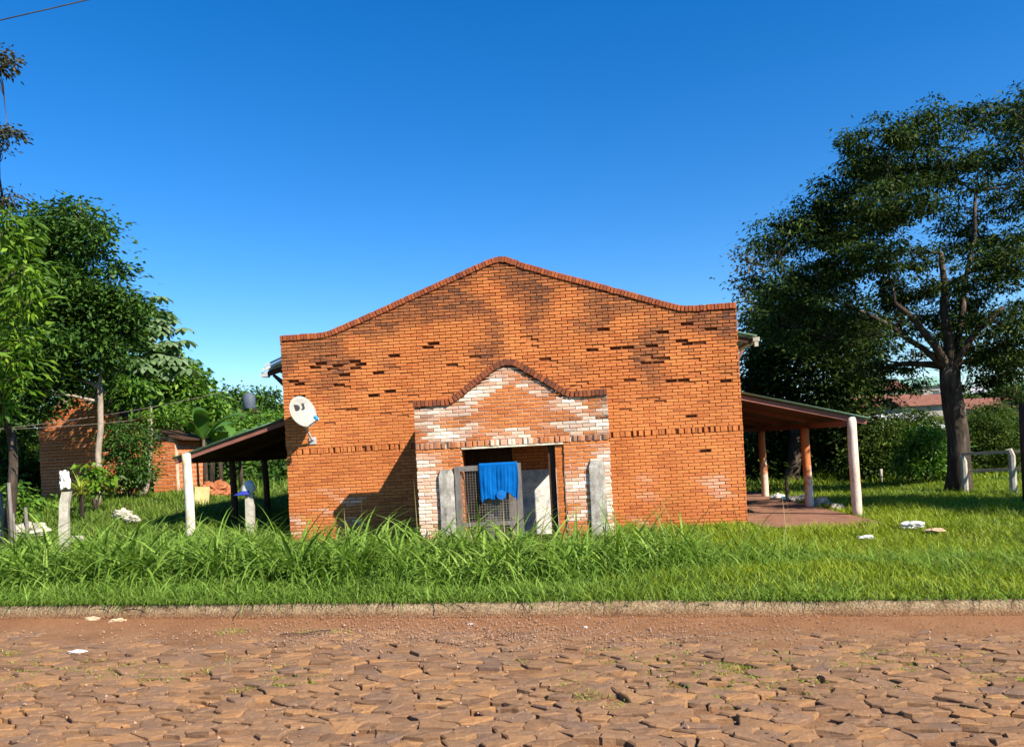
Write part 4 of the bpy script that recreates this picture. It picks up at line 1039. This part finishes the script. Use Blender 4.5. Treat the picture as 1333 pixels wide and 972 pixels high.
# ---- grass blades
Tv = np.vectorize(T)
def blades(x, y, z, L, W, th0, kap, seg):
    "arched tapering blades; arrays per blade"
    n = len(x); phi = rng.random(n)*2*np.pi; tw = rng.normal(size=n)*.5
    S = np.stack([-np.sin(phi+tw), np.cos(phi+tw), np.zeros(n)], 1)
    P = np.stack([x, y, z], 1); V = np.empty((n, (seg+1)*2, 3))
    for k_ in range(seg+1):
        t = k_/seg; wd = W*(1-t**1.6)*(.55+.9*min(1, t*3) if seg > 2 else 1)*.5 + .0006
        V[:, 2*k_] = P + S*wd[:, None]; V[:, 2*k_+1] = P - S*wd[:, None]
        th = th0 + kap*(t+.5/seg); P = P + np.stack([np.cos(phi)*np.sin(th), np.sin(phi)*np.sin(th), np.cos(th)], 1)*(L/seg)[:, None]
    b = (np.arange(n)*(seg+1)*2)[:, None, None]
    q = np.array([[2*k_, 2*k_+1, 2*k_+3, 2*k_+2] for k_ in range(seg)])[None]
    return V.reshape(-1, 3), (b+q).reshape(-1, 4)
def in_hall(x, y, m=.0):
    s = x*math.cos(YAW) - (y-16.5)*math.sin(YAW); q = x*math.sin(YAW) + (y-16.5)*math.cos(YAW)
    core = (np.abs(s+.04) < 4.95+m) & (q > -.05-m) & (q < 13)
    por = (s > -1.78-m) & (s < 2.0+m) & (q > -1.68-m) & (q < 0)
    slab = (s > 4.85) & (s < 7.15-.1*m) & (q > -1.3) & (q < 9.3)
    return core | por | slab
# lawn
def lawn(n, x0, x1, y0, y1, Lm, Wm, dens=None, dmin=.1, seg=2):
    x = rng.uniform(x0, x1, n); y = rng.uniform(y0, y1, n); d = y - (8.1-.119*x)
    k_ = (d > dmin) & ~in_hall(x, y) & (np.abs(x) < .74*y+1.2)
    if dens is not None: k_ &= rng.random(n) < dens(x, y)
    x, y = x[k_], y[k_]; nn = len(x)
    pn = np.array([noise.noise(Vector((a*.9, b_*.9, 2))) for a, b_ in zip(x, y)])
    L = Lm*(.55+.7*rng.random(nn))*(1+.7*pn)
    return blades(x, y, Tv(x, y)-.01, L, Wm*(.7+.6*rng.random(nn)), .15+.5*rng.random(nn), .4+1.1*rng.random(nn), seg)
parts = [lawn(122000, -9, 11, 7, 13.5, .15, .012), lawn(75000, 4, 17, 13, 25, .19, .016), lawn(42000, -17, -4.5, 13, 27, .24, .019), lawn(14000, -5, 6, 13, 16.6, .22, .014), lawn(26000, 6, 30, 24, 40, .35, .04), lawn(9000, -26, -6, 26, 40, .4, .04)]
def merge(parts):
    o = 0; VV, FF = [], []
    for V, Fq in parts: VV.append(V); FF.append(Fq+o); o += len(V)
    return np.concatenate(VV), np.concatenate(FF)
V, Fq = merge(parts); nb = len(V)//6; V3 = V.reshape(nb, 6, 3)
pn = np.array([noise.noise(Vector((a*.55, b_*.55, 5)))+.5*noise.noise(Vector((a*2, b_*2, 5))) for a, b_ in V3[:, 0, :2]])
yel = rng.random(nb) < np.clip((V3[:, 0, 0]-.2)/3.0, 0, 1)*np.clip(1.05+.9*pn-.05*np.clip(V3[:, 0, 1]-13, 0, 9), .08, 1)
qd = np.array([[0, 1, 3, 2], [2, 3, 5, 4]])[None]
for nm, mk, lab, ml in (('lawn_grass', yel, 'short yellow-green grass of the sunny lawn on the right', 'grass_lawn'), ('meadow_grass', ~yel, 'short deeper green grass covering the verge and left plot', 'grass_mid')):
    W3 = V3[mk]; tag(np_mesh(nm, W3.reshape(-1, 3), ((np.arange(len(W3))*6)[:, None, None]+qd).reshape(-1, 4), M[ml]), lab, 'grass', kind='stuff')
# tall guinea grass in clumps
def tall(n_cl, x0, x1, d0, d1, hmul, per):
    cx = rng.uniform(x0, x1, n_cl); cd = rng.uniform(d0, d1, n_cl); cy = 8.1-.119*cx+cd
    ok = ~in_hall(cx, cy, .1); cx, cy, cd = cx[ok], cy[ok], cd[ok]
    h = hmul(cx, cd)*(.55+.8*rng.random(len(cx)))
    x = np.repeat(cx, per)+rng.normal(size=len(cx)*per)*.11; y = np.repeat(cy, per)+rng.normal(size=len(cx)*per)*.11; h = np.repeat(h, per)
    n = len(x); L = h*(.6+.7*rng.random(n))*1.3
    st = rng.random(n)
    return blades(x, y, Tv(x, y)-.02, L, (.009+.019*rng.random(n))*np.clip(h/.6, .5, 1.3)*np.clip(1.15-.1*x, .7, 1.15), .1+.4*st, 1.0+2.1*rng.random(n), 6)
def hm_main(x, d):
    e = np.clip((d-.5)/1.3, 0, 1)
    r = np.clip((4.9-x)/3.2, .0, 1)
    l = np.clip((x+11)/3, .55, 1)
    fr = np.clip((d-.7-np.clip(x+.6, 0, 9)*.42)/.8, 0, 1)          # a strip of short lawn widens towards the right
    return (.19+.57*e*l)*(.42+.58*r)*(.25+.75*fr)
parts = [tall(1050, -9.5, 4.9, .5, 3.6, hm_main, 16), tall(260, -12, 5, .12, .8, lambda x, d: .24+0*x, 12), tall(170, 4.5, 7, 1.2, 3.2, lambda x, d: .3+0*x, 10),
         tall(130, -14, -8, 2.0, 6.0, lambda x, d: .6+0*x, 12), tall(60, -9, -5, 5, 9, lambda x, d: .45+0*x, 10), tall(40, -1.5, 5, 4.0, 6.6, lambda x, d: .5+0*x, 9)]
o = 0; VV, FF = [], []
for V, Fq in parts: VV.append(V); FF.append(Fq+o); o += len(V)
tag(np_mesh('tall_grass', np.concatenate(VV), np.concatenate(FF), M['grass_tall'], smooth=True), 'tall arching green grass growing in front of the hall', 'grass', kind='stuff')
# dry seed stalks in front of the hall
n = 46; x = np.concatenate([rng.uniform(-1.0, 4.6, 30), rng.uniform(-6, 0, 16)]); y = 8.1-.119*x+rng.uniform(2.6, 5.2, n)
V, Fq = blades(x, y, Tv(x, y), rng.uniform(.75, 1.35, n), np.full(n, .009), .05+.3*rng.random(n), .1+.6*rng.random(n), 6)
tag(np_mesh('dry_grass', V, Fq, M['dry']), 'thin dry grass stalks sticking up before the brick wall', 'grass', kind='stuff')
# grass hanging over the kerb
n = 3000; u = np.concatenate([rng.normal(-4.2, 1.5, 1700), rng.normal(3.0, .2, 200), rng.uniform(-8, 7, 1100)])
pk = np.array([tuple(rp(a, .06+.07*random.random())) for a in u]); L = rng.uniform(.06, .2, n)*np.where(rng.random(n) < .25, 1.6, 1); x, y = pk[:, 0], pk[:, 1]
phi = rng.normal(-np.pi/2, .5, n); S = np.stack([-np.sin(phi), np.cos(phi), 0*phi], 1); P = np.stack([x, y, np.array([road_z(a)+.175 for a in x])], 1); V = np.empty((n, 10, 3)); kp = rng.uniform(1.7, 2.6, n)
for k_ in range(5):
    t = k_/4; wd = .006*(1-t**1.5)+.0008; V[:, 2*k_] = P+S*wd; V[:, 2*k_+1] = P-S*wd
    th = .5+kp*t; P = P + np.stack([np.cos(phi)*np.sin(th), np.sin(phi)*np.sin(th), np.cos(th)], 1)*(L/4)[:, None]
Fq = ((np.arange(n)*10)[:, None, None] + np.array([[2*k_, 2*k_+1, 2*k_+3, 2*k_+2] for k_ in range(4)])[None]).reshape(-1, 4)
tag(np_mesh('kerb_grass', V.reshape(-1, 3), Fq, M['grass_tall']), 'grass blades hanging down over the kerb', 'grass', kind='stuff')
# weeds between the stones
cu = []
for (u0, v0, su, sv, m_) in [(-5.0, -1.6, .5, .25, 16), (-4.0, -2.1, .4, .25, 14), (-3.0, -1.8, .4, .15, 10), (1.3, -1.6, .5, .3, 20), (2.2, -1.9, .4, .25, 16), (3.4, -1.4, .5, .2, 14), (3.9, -2.0, .6, .25, 14), (-1.8, -2.0, .3, .2, 6), (1.0, -2.4, .4, .2, 8), (5, -1.5, .4, .2, 8), (-1.9, -.5, .12, .08, 3), (-2.9, -.35, .1, .06, 4)]:
    for _ in range(m_*2): cu.append((random.gauss(u0, su), min(-.12, random.gauss(v0, sv))))
pk = np.array([tuple(rp(a, b_)) for a, b_ in cu for _ in range(40)]); n = len(pk); x = pk[:, 0]+rng.normal(size=n)*.075; y = pk[:, 1]+rng.normal(size=n)*.06
V, Fq = blades(x, y, np.array([road_z(a) for a in x])-.005, rng.uniform(.02, .05, n), rng.uniform(.004, .009, n), .6+.7*rng.random(n), .3+.6*rng.random(n), 2)
tag(np_mesh('road_weeds', V, Fq, M['weed']), 'tiny yellow-green weeds growing between the paving stones', 'weeds', kind='stuff')

# ================================================================== LEFT PLOT: HOUSES, POSTS, WIRES
def brick_face(root_part, w_, h_, bw, bh, topf, single=True, m=M['block'], proud=.012):
    "blocks laid on the front (local y = 0 plane, x 0..w, z 0..h) as parts of the wall"
    me_full = None; k_ = 0; rws = int(h_/bh)
    vs, fs = brick_shape([(.008, .008), (bw-.008, .008), (bw-.008, bh-.01), (.008, bh-.01)], -proud, proud+.02, .002); me_full = MB().add(vs, fs).mesh('brick', m)
    for r_ in range(rws):
        x = -(r_ % 2)*bw/2
        while x < w_-.03:
            a, b = max(0, x), min(w_, x+bw)
            if b-a > .05 and (r_+1)*bh <= min(topf(a), topf(b)):
                if abs(b-a-bw) < 1e-4: o = link(bpy.data.objects.new('brick', me_full), root_part)
                else:
                    vs, fs = brick_shape([(.008, .008), (b-a-.008, .008), (b-a-.008, bh-.01), (.008, bh-.01)], -proud, proud+.02, .002)
                    o = link(bpy.data.objects.new('brick', MB().add(vs, fs).mesh('brick', m)), root_part)
                o.location = (a, random.gauss(0, .003), r_*bh); o['soot'] = max(0, random.gauss(.02, .05)); o['white'] = 0.0
            x += bw
def small_house(name, label, px0, px1, py0, Y, w_, hL, hR, dep, rz, over, roofm, peak=None):
    p = at(px0, py0, Y); z0 = T(p.x, p.y); root = empty(name, (p.x, p.y, z0), rz, label, 'house')
    prof = [(0, -.3), (w_, -.3), (w_, hR)] + ([(w_/2, peak)] if peak else []) + [(0, hL)]
    m = MB(); wl = m.prism(prof, 0, .15).build('front_wall', M['mortar_pale'], root)
    def tf(x):
        if peak: return hL+(peak-hL)*min(1, 2*x/w_) if x < w_/2 else hR+(peak-hR)*2*(1-x/w_)
        return hL+(hR-hL)*x/w_
    brick_face(wl, w_, max(hL, hR, peak or 0), .27, .105, tf)
    MB().box(0, .15, .152, dep, -.3, hL-.03).build('side_wall', M['block_side'], root); MB().box(w_-.15, w_, .152, dep, -.3, hR-.03).build('side_wall', M['block_side'], root)
    def rs(x0, z0_, x1, z1_):
        MB().add([(x0, -over, z0_), (x1, -over, z1_), (x1, dep+.2, z1_), (x0, dep+.2, z0_), (x0, -over, z0_+.05), (x1, -over, z1_+.05), (x1, dep+.2, z1_+.05), (x0, dep+.2, z0_+.05)],
                 [(3,2,1,0),(4,5,6,7),(0,1,5,4),(1,2,6,5),(2,3,7,6),(3,0,4,7)]).build('roof', roofm, root)
    if peak:
        k_ = (peak-hL)/(w_/2); rs(-.35, hL-.35*k_+.02, w_/2, peak+.02); k_ = (peak-hR)/(w_/2); rs(w_/2+.002, peak+.02, w_+.35, hR-.35*k_+.02)
    else:
        k_ = (hR-hL)/w_; rs(-.25, hL-.25*k_+.02, w_+.3, hR+.3*k_+.02)
    return root
small_house('brick_house', 'brick house half hidden and dappled with shade under the dense tree', 55, 170, 655, 25, 2.75, 2.75, 2.7, 4, R(-6), .06, M['wood_dark'], 3.55)
small_house('brick_hut', 'narrow brick hut with sloping roof behind the left veranda', 201, 232, 650, 24.5, .78, 2.0, 1.78, 2.0, R(-4), .12, M['wood_dark'])
# root-flared trunk by the hut
rb = at(197, 650, 23.6); rt_ = empty('slender_tree', gz(rb.x, 23.6), 0, 'thin pale trunk with flared roots against the small brick hut', 'tree', LG); rv = Vector(rt_.location)
MB().tube([(-.35, -.1, -.1), (-.12, -.03, .25), (0, 0, .8), (.05, .03, 1.5), (.08, .15, 2.3)], [.13, .075, .05, .042, .035], 10, .05).build('trunk', M['bark_pale'], rt_, True)
cl = blob_clumps([B(212, 538, 24, 22, 14), B(196, 545, 24, 16, 12)], .45); V, Fq = foliage(cl, 22, .35, .16, .08, .5, .2, .8, .2); np_mesh('crown', V-np.array(rv), Fq, M['leaf_green'], rt_)
# concrete fence post with a white bag on its top
fp = at(82, 690, 14.5); fz = T(fp.x, 14.5); frt = empty('fence_post', (fp.x, 14.5, fz), .2, 'pale leaning concrete fence post standing in the grass', 'post')
topz = at(82, 640, 14.5).z - fz
m = MB(); ring = [(-.085, -.07), (.085, -.07), (.085, .07), (-.085, .07)]
for i, t in enumerate(np.linspace(0, 1, 8)):
    for (a, b_) in ring: m.v.append((a*(1-.12*t)+.05*t+.008*random.uniform(-1, 1)+(.05*(t-.8)*5 if t > .8 else 0), b_*(1-.12*t), -.3+(topz+.3)*t))
for i in range(7):
    for j in range(4): m.f.append((4*i+j, 4*i+(j+1) % 4, 4*i+4+(j+1) % 4, 4*i+4+j))
m.f += [(3, 2, 1, 0), (28, 29, 30, 31)]; m.build('shaft', M['post_concrete'], frt)
def crumple(name, loc, size, m, label, cat, seed=0, group=None, flat=1.0):
    bm = bmesh.new(); bmesh.ops.create_icosphere(bm, subdivisions=4, radius=1)
    for v in bm.verts:
        n_ = noise.noise(v.co*1.7+Vector((seed, 0, 0)))*.45 + noise.noise(v.co*4+Vector((seed, 3, 0)))*.25 + noise.noise(v.co*9+Vector((seed, 3, 7)))*.1
        v.co = Vector((v.co.x*size[0], v.co.y*size[1], max(-.55, v.co.z)*size[2]*flat))*(1+n_)
    me = bpy.data.meshes.new(name); bm.to_mesh(me); bm.free(); me.materials.append(m)
    o = link(bpy.data.objects.new(name, me)); o.location = loc; return tag(o, label, cat, group)
bg_ = at(84, 627, 14.5); crumple('white_bag', (bg_.x, 14.5, bg_.z), (.1, .09, .2), M['white'], 'crumpled white plastic bag stuck on the concrete fence post', 'bag', 3)
# small white stakes and stones at the left edge
for i, (px, pt, lab) in enumerate([(14, 628, 'tallest white stake at the left edge in front of the shrub'), (17, 668, 'short white stake among the pale stones'), (34, 660, 'short white stake nearest the concrete fence post'), (3, 640, 'white stake at the very edge of the picture')]):
    p = at(px, 690, 15.2+.3*i); hgt = at(px, pt, p.y).z - T(p.x, p.y)
    o = MB().tube([(0, 0, -.2), (.02, 0, hgt*.5), (.01, 0, hgt)], [.035, .035, .03], 7, .08).build('stake', M['wood_grey'], None, True); o.location = gz(p.x, p.y); tag(o, lab, 'stake', 'white stakes at the left edge')
for i, (px, py, Y, sz, lab) in enumerate([(26, 672, 17, .25, 'pale stone heap piece between the white stakes'), (44, 668, 17, .28, 'largest pale stone beside the short white stake'), (6, 678, 16.5, .22, 'pale stone at the left edge by the white stake'), (100, 690, 16, .14, 'small pale stone right of the concrete fence post'), (158, 668, 19, .22, 'flat pale stone in the grass in front of the dark shrub'), (172, 672, 18.5, .18, 'smaller flat pale stone nearer the left veranda')]):
    p = at(px, py, Y); crumple('stone', (p.x, Y, T(p.x, Y)+.12), (sz, sz*.8, sz*.6), M['post_concrete'], lab, 'stone', 11+i, 'pale stones on the left plot')
# post with a cap under the veranda
cpY = 17.6; cp_ = at(325, 672, cpY); cz = T(cp_.x, cpY); ctop = at(325, 641, cpY).z
o = MB().box(-.09, .09, -.08, .08, -.3, ctop-cz).build('short_post', M['post_concrete']); o.location = (cp_.x, cpY, cz); o.rotation_euler = (0, .03, .1); tag(o, 'short grey concrete post carrying a cap under the left veranda', 'post')
cap = empty('cap', (cp_.x, cpY, ctop), .5, 'white cap with blue peak resting on the short grey post', 'cap')
m = MB(); seg, rings = 20, 6
for i in range(rings+1):
    t = i/rings*math.pi/2
    for j in range(seg): a = 2*math.pi*j/seg; m.v.append((.16*math.cos(t)*math.cos(a)+(.03*math.sin(t)), .135*math.cos(t)*math.sin(a), .27*math.sin(t)**.9+.02))
for i in range(rings):
    for j in range(seg): m.f.append((i*seg+j, i*seg+(j+1) % seg, (i+1)*seg+(j+1) % seg, (i+1)*seg+j))
m.build('crown_panel', M['white'], cap, True)
m = MB(); n = 11
for k_, zz in ((0, .0), (1, -.02)):
    for i in range(n): a = math.pi/2+math.pi*i/(n-1); m.v.append((.15*math.cos(a), .14*math.sin(a), .05+zz)); 
    for i in range(n): a = math.pi/2+math.pi*i/(n-1); m.v.append((.33*math.cos(a)-.0, .15*math.sin(a), -.03+zz))
for i in range(n-1): m.f += [(i, i+1, n+i+1, n+i), (2*n+i, 3*n+i, 3*n+i+1, 2*n+i+1), (n+i, n+i+1, 3*n+i+1, 3*n+i)]
m.build('peak', M['cap_blue'], cap, True)
# yellow sheet, soil heap
yp = at(262, 650, 22); o = MB().box(-.2, .2, 0, .03, -.2, .5).build('yellow_sheet', M['yellow']); o.location = gz(yp.x, 22); o.rotation_euler = (R(-14), .08, .3); tag(o, 'pale yellow sheet leaning upright behind the white veranda post', 'sheet')
sp_ = at(281, 650, 25); crumple('soil_heap', (sp_.x, 25, T(sp_.x, 25)+.1), (.5, .4, .34), M['soil'], 'heap of red soil behind the left veranda posts', 'soil heap', 5)
# water tank on a stand
tk = at(325, 535, 39); tr = empty('water_tank', gz(tk.x, 39), 0, 'grey water tank on a stand among the far trees', 'water tank'); tz = at(325, 533, 39).z - tr.location.z; tz2 = at(325, 513, 39).z - tr.location.z
MB().tube([(0, 0, tz), (0, 0, tz+.1), (0, 0, tz2-.15), (0, 0, tz2), (0, 0, tz2+.08)], [.27, .3, .31, .22, .1], 20).build('tank_body', M['tank'], tr, True)
for (a, b_) in ((-.3, -.3), (.3, -.3), (.3, .3), (-.3, .3)): MB().box(a-.05, a+.05, b_-.05, b_+.05, -.2, tz+.02).build('leg', M['wood_dark'], tr)
# wires
def cable(name, p, q, sag, r, label, m=M['wire']):
    pts = []
    for i in range(17): t = i/16; v = p.lerp(q, t); pts.append((v.x, v.y, v.z-4*sag*t*(1-t)))
    return tag(MB().tube(pts, r, 6).build(name, m, None, True), label, 'cable')
cable('cable', at(-140, 58, 12), at(330, -52, 14), .02, .011, 'black cable crossing the sky at the upper left corner')
cable('wire', at(-60, 560, 16), at(178, 546, 20), .06, .004, 'thin pale wire before the shaded brick house, lower of two', M['wire_rust'])
cable('wire', at(-60, 564, 17), at(352, 492, 30), .25, .005, 'thin pale wire rising from the left trees to the hall eave', M['wire_rust'])

# ================================================================== RIGHT LAWN
def rail_fence():
    root = empty('rail_fence', gz(12.6, 20.3), 0, 'concrete post fence with two pale horizontal rails right of the thick trunk', 'fence'); rv = Vector(root.location)
    A = at(1257, 645, 20.6); Bp = at(1320, 645, 19.2); Cp = at(1400, 645, 17.8)
    for p, tpy in ((A, 607), (Bp, 588), (Cp, 575)):
        p.z = T(p.x, p.y)
        tz_ = 1.0 if p is A else 1.15
        MB().tube([(p.x-rv.x, p.y-rv.y, p.z-rv.z-.3), (p.x-rv.x, p.y-rv.y, p.z-rv.z+tz_*.85), (p.x-rv.x-.06, p.y-rv.y, p.z-rv.z+tz_)], [.085, .08, .07], 8, .04).build('post', M['post_concrete'], root)
    for (pa, pb_) in ((at(1252, 591, 20.6), at(1420, 582, 17.8)), (at(1260, 613, 20.6), at(1420, 606, 17.8))):
        MB().bar(pa-rv, pb_-rv, .05, .07).build('rail', M['rail'], root)
    p = at(1318, 620, 19.25); MB().bar(at(1316, 640, 19.3)-rv, at(1315, 590, 19.3)-rv, .05, .05, (0, 1, 0)).build('upright', M['rail'], root)
rail_fence()
dpole = at(1334, 640, 17); o = MB().tube([(0, 0, -.3), (0, 0, 1.2), (.02, 0, 2.25)], [.1, .1, .095], 10, .03).build('dark_pole', M['wood_dark'], None, True); o.location = gz(dpole.x+.06, 17); tag(o, 'dark square-topped wooden pole at the right edge before the fence', 'pole')
for i, (px, pt, Y, lab) in enumerate([(1148, 610, 26, 'white topped stake at the back of the lawn nearest the veranda'), (1186, 612, 26, 'thin grey stake in the middle of the back of the lawn'), (1206, 605, 25.5, 'grey stake at the back of the lawn nearest the thick trunk')]):
    p = at(px, 640, Y); z0 = T(p.x, Y); hh = at(px, pt, Y).z - z0
    o = MB().tube([(0, 0, -.2), (0, .01, hh*.6), (.01, 0, hh)], [.06, .055, .05], 7, .08).build('stake', M['post_concrete'], None, True); o.location = (p.x, Y, z0); tag(o, lab, 'stake', 'stakes at the back of the lawn')
# rubble by the veranda
sk = at(1025, 655, 20.5); o = MB().tube([(0, 0, -.2), (.01, 0, .35), (0, 0, .66)], [.05, .05, .045], 8, .06).build('short_stake', M['bark'], None, True); o.location = gz(sk.x, 20.5); tag(o, 'short brown stake beside the middle veranda post', 'stake')
for i, (px, py, Y, sz, m_, lab) in enumerate([(1013, 645, 21.5, .2, 'white', 'whitish rubble lump beside the rear veranda post'), (1023, 650, 20.8, .13, 'blue_plastic', 'small blue plastic scrap at the foot of the short stake'), (1040, 650, 20.5, .2, 'concrete', 'grey rubble lump between the two front veranda posts'), (1070, 655, 19, .24, 'concrete', 'larger grey rubble lump at the veranda edge'), (1090, 662, 18, .16, 'concrete', 'small grey rubble lump near the front veranda post')]):
    p = at(px, py, Y); crumple('rubble', (p.x, Y, T(p.x, Y)+.06), (sz, sz*.8, sz*.55), M[m_], lab, 'rubble', 31+i, 'rubble beside the veranda')
# litter
def litter(px, py, z, size, m_, lab, seed, cat='litter'):
    u, v = px-CX, CY-py; b_ = (-u*math.sin(TH)+v*math.cos(TH))/F; Y = (z-EYE)/b_; p = at(px, py, Y)
    size = (size[0], size[1], size[2]*.8)
    return crumple('litter', (p.x, Y, z), size, M[m_], lab, cat, seed, 'litter on the ground')
litter(1187, 684, .09, (.2, .16, .1), 'white', 'crumpled white plastic bag lying on the lawn', 51, 'bag')
litter(1217, 690, .06, (.16, .1, .05), 'card', 'pinkish scrap of cardboard beside the white bag on the lawn', 52)
litter(1127, 699, .1, (.12, .06, .04), 'white', 'small white scrap on the lawn nearer the kerb', 53)
litter(100, 848, .12, (.075, .04, .022), 'white', 'small white plate-like scrap lying on the stone road', 54)
litter(128, 806, .15, (.2, .05, .05), 'card', 'torn piece of brown cardboard against the kerb', 55)
litter(152, 808, .15, (.1, .04, .03), 'card', 'smaller brown cardboard flap next to the torn piece', 56)
litter(612, 812, .03, (.03, .02, .012), 'white', 'tiny white paper scrap in the gutter below the gate', 57)
litter(762, 816, .0, (.02, .015, .015), 'white', 'tiny white pebble-like scrap in the gutter right of the porch', 58)
litter(1060, 766, .08, (.05, .04, .03), 'card', 'curled brown leaf on the grass above the kerb', 59)
tape = at(365, 826, 7.75); m = MB()
pts = [Vector((.0, .0, .012)), Vector((.1, -.04, .02)), Vector((.25, -.03, .01)), Vector((.38, .03, .016)), Vector((.5, .05, .012))]
for i in range(4): m.bar(pts[i], pts[i+1], .016, .006)
o = m.build('rubber_strip', M['black']); o.location = (tape.x, 7.75, road_z(tape.x)+.005); tag(o, 'thin black rubber strip lying on the road', 'strip')

# ================================================================== FAR TOWN
def far_house(px, py, Y, w_, h_, d_, wall_m, roof_m, label, rz=0):
    p = at(px, py, Y); z0 = T(p.x, Y); base = min(z0, p.z-h_*.5); hh = p.z - base
    root = empty('far_house', (p.x, Y, base), rz, label, 'house', 'houses of the far town')
    MB().box(-w_/2, w_/2, 0, d_, -1, hh).build('wall', M[wall_m], root)
    MB().add([(-w_/2-.4, -.5, hh), (w_/2+.4, -.5, hh), (w_/2+.4, d_+.5, hh), (-w_/2-.4, d_+.5, hh), (-w_/2-.4, d_/2, hh+h_*.42), (w_/2+.4, d_/2, hh+h_*.42)],
             [(0,1,5,4),(2,3,4,5),(0,4,3),(1,2,5),(3,2,1,0)]).build('roof', M[roof_m], root)
    for i in range(max(2, int(w_/3))):
        x = -w_/2 + (i+.5)*w_/max(2, int(w_/3)); MB().box(x-.5, x+.5, -.06, -.005, hh-1.9, hh-.8).build('window', M['glass_dark'], root)
far_house(1168, 528, 95, 9, 3.6, 7, 'house_cream', 'roof_tile', 'far cream house with red roof seen left of the thick trunk', .1)
far_house(1215, 527, 88, 7, 3.2, 6, 'house_cream', 'roof_tile', 'far house with brown roof right behind the thick trunk', -.1)
far_house(1288, 531, 90, 12, 3.2, 7, 'house_cream', 'roof_tile', 'long low far house with red roof right of the thick trunk', 0)
far_house(1150, 508, 115, 9, 4, 7, 'house_cream', 'roof_tile', 'far red roofed house highest up near the dark trees', .2)
far_house(1195, 503, 130, 9, 4, 7, 'house_cream', 'sheet_green', 'far house with green roof against the sky', 0)
far_house(1275, 512, 120, 7, 3, 6, 'house_cream', 'sheet_metal', 'far pale house with grey roof below the right limb', -.1)
far_house(1165, 560, 62, 8, 3.4, 6, 'post_concrete', 'sheet_metal', 'nearer grey roofed shed between the dark trees and thick trunk', .15)
for i, (px, py, Y, rx, ry, lab) in enumerate([(1140, 520, 100, 14, 12, 'far round tree beside the highest red roof'), (1185, 516, 105, 14, 12, 'far round tree left of the thick trunk between roofs'), (1255, 520, 100, 16, 14, 'far round tree right of the thick trunk between roofs'), (1310, 510, 110, 22, 16, 'far wide tree behind the long low house'), (1345, 520, 90, 24, 22, 'far tree at the right edge by the dark pole')]):
    c = B(px, py, Y, rx, ry); b = c[0].copy(); b.z = T(b.x, b.y)
    tree('far_tree', lab, 'tree', b, (b.x, b.y, max(b.z+.5, c[0].z-c[1][2]*.3)), .2, [c, B(px-rx*.6, py+ry*.4, Y+1, rx*.6, ry*.7), B(px+rx*.6, py+ry*.4, Y-1, rx*.6, ry*.7)], (26, 1.0, .5, .25, .6, .1, .8, .1), M['leaf_dark'], M['bark'], 1.3, None, 'trees of the far town', .05)
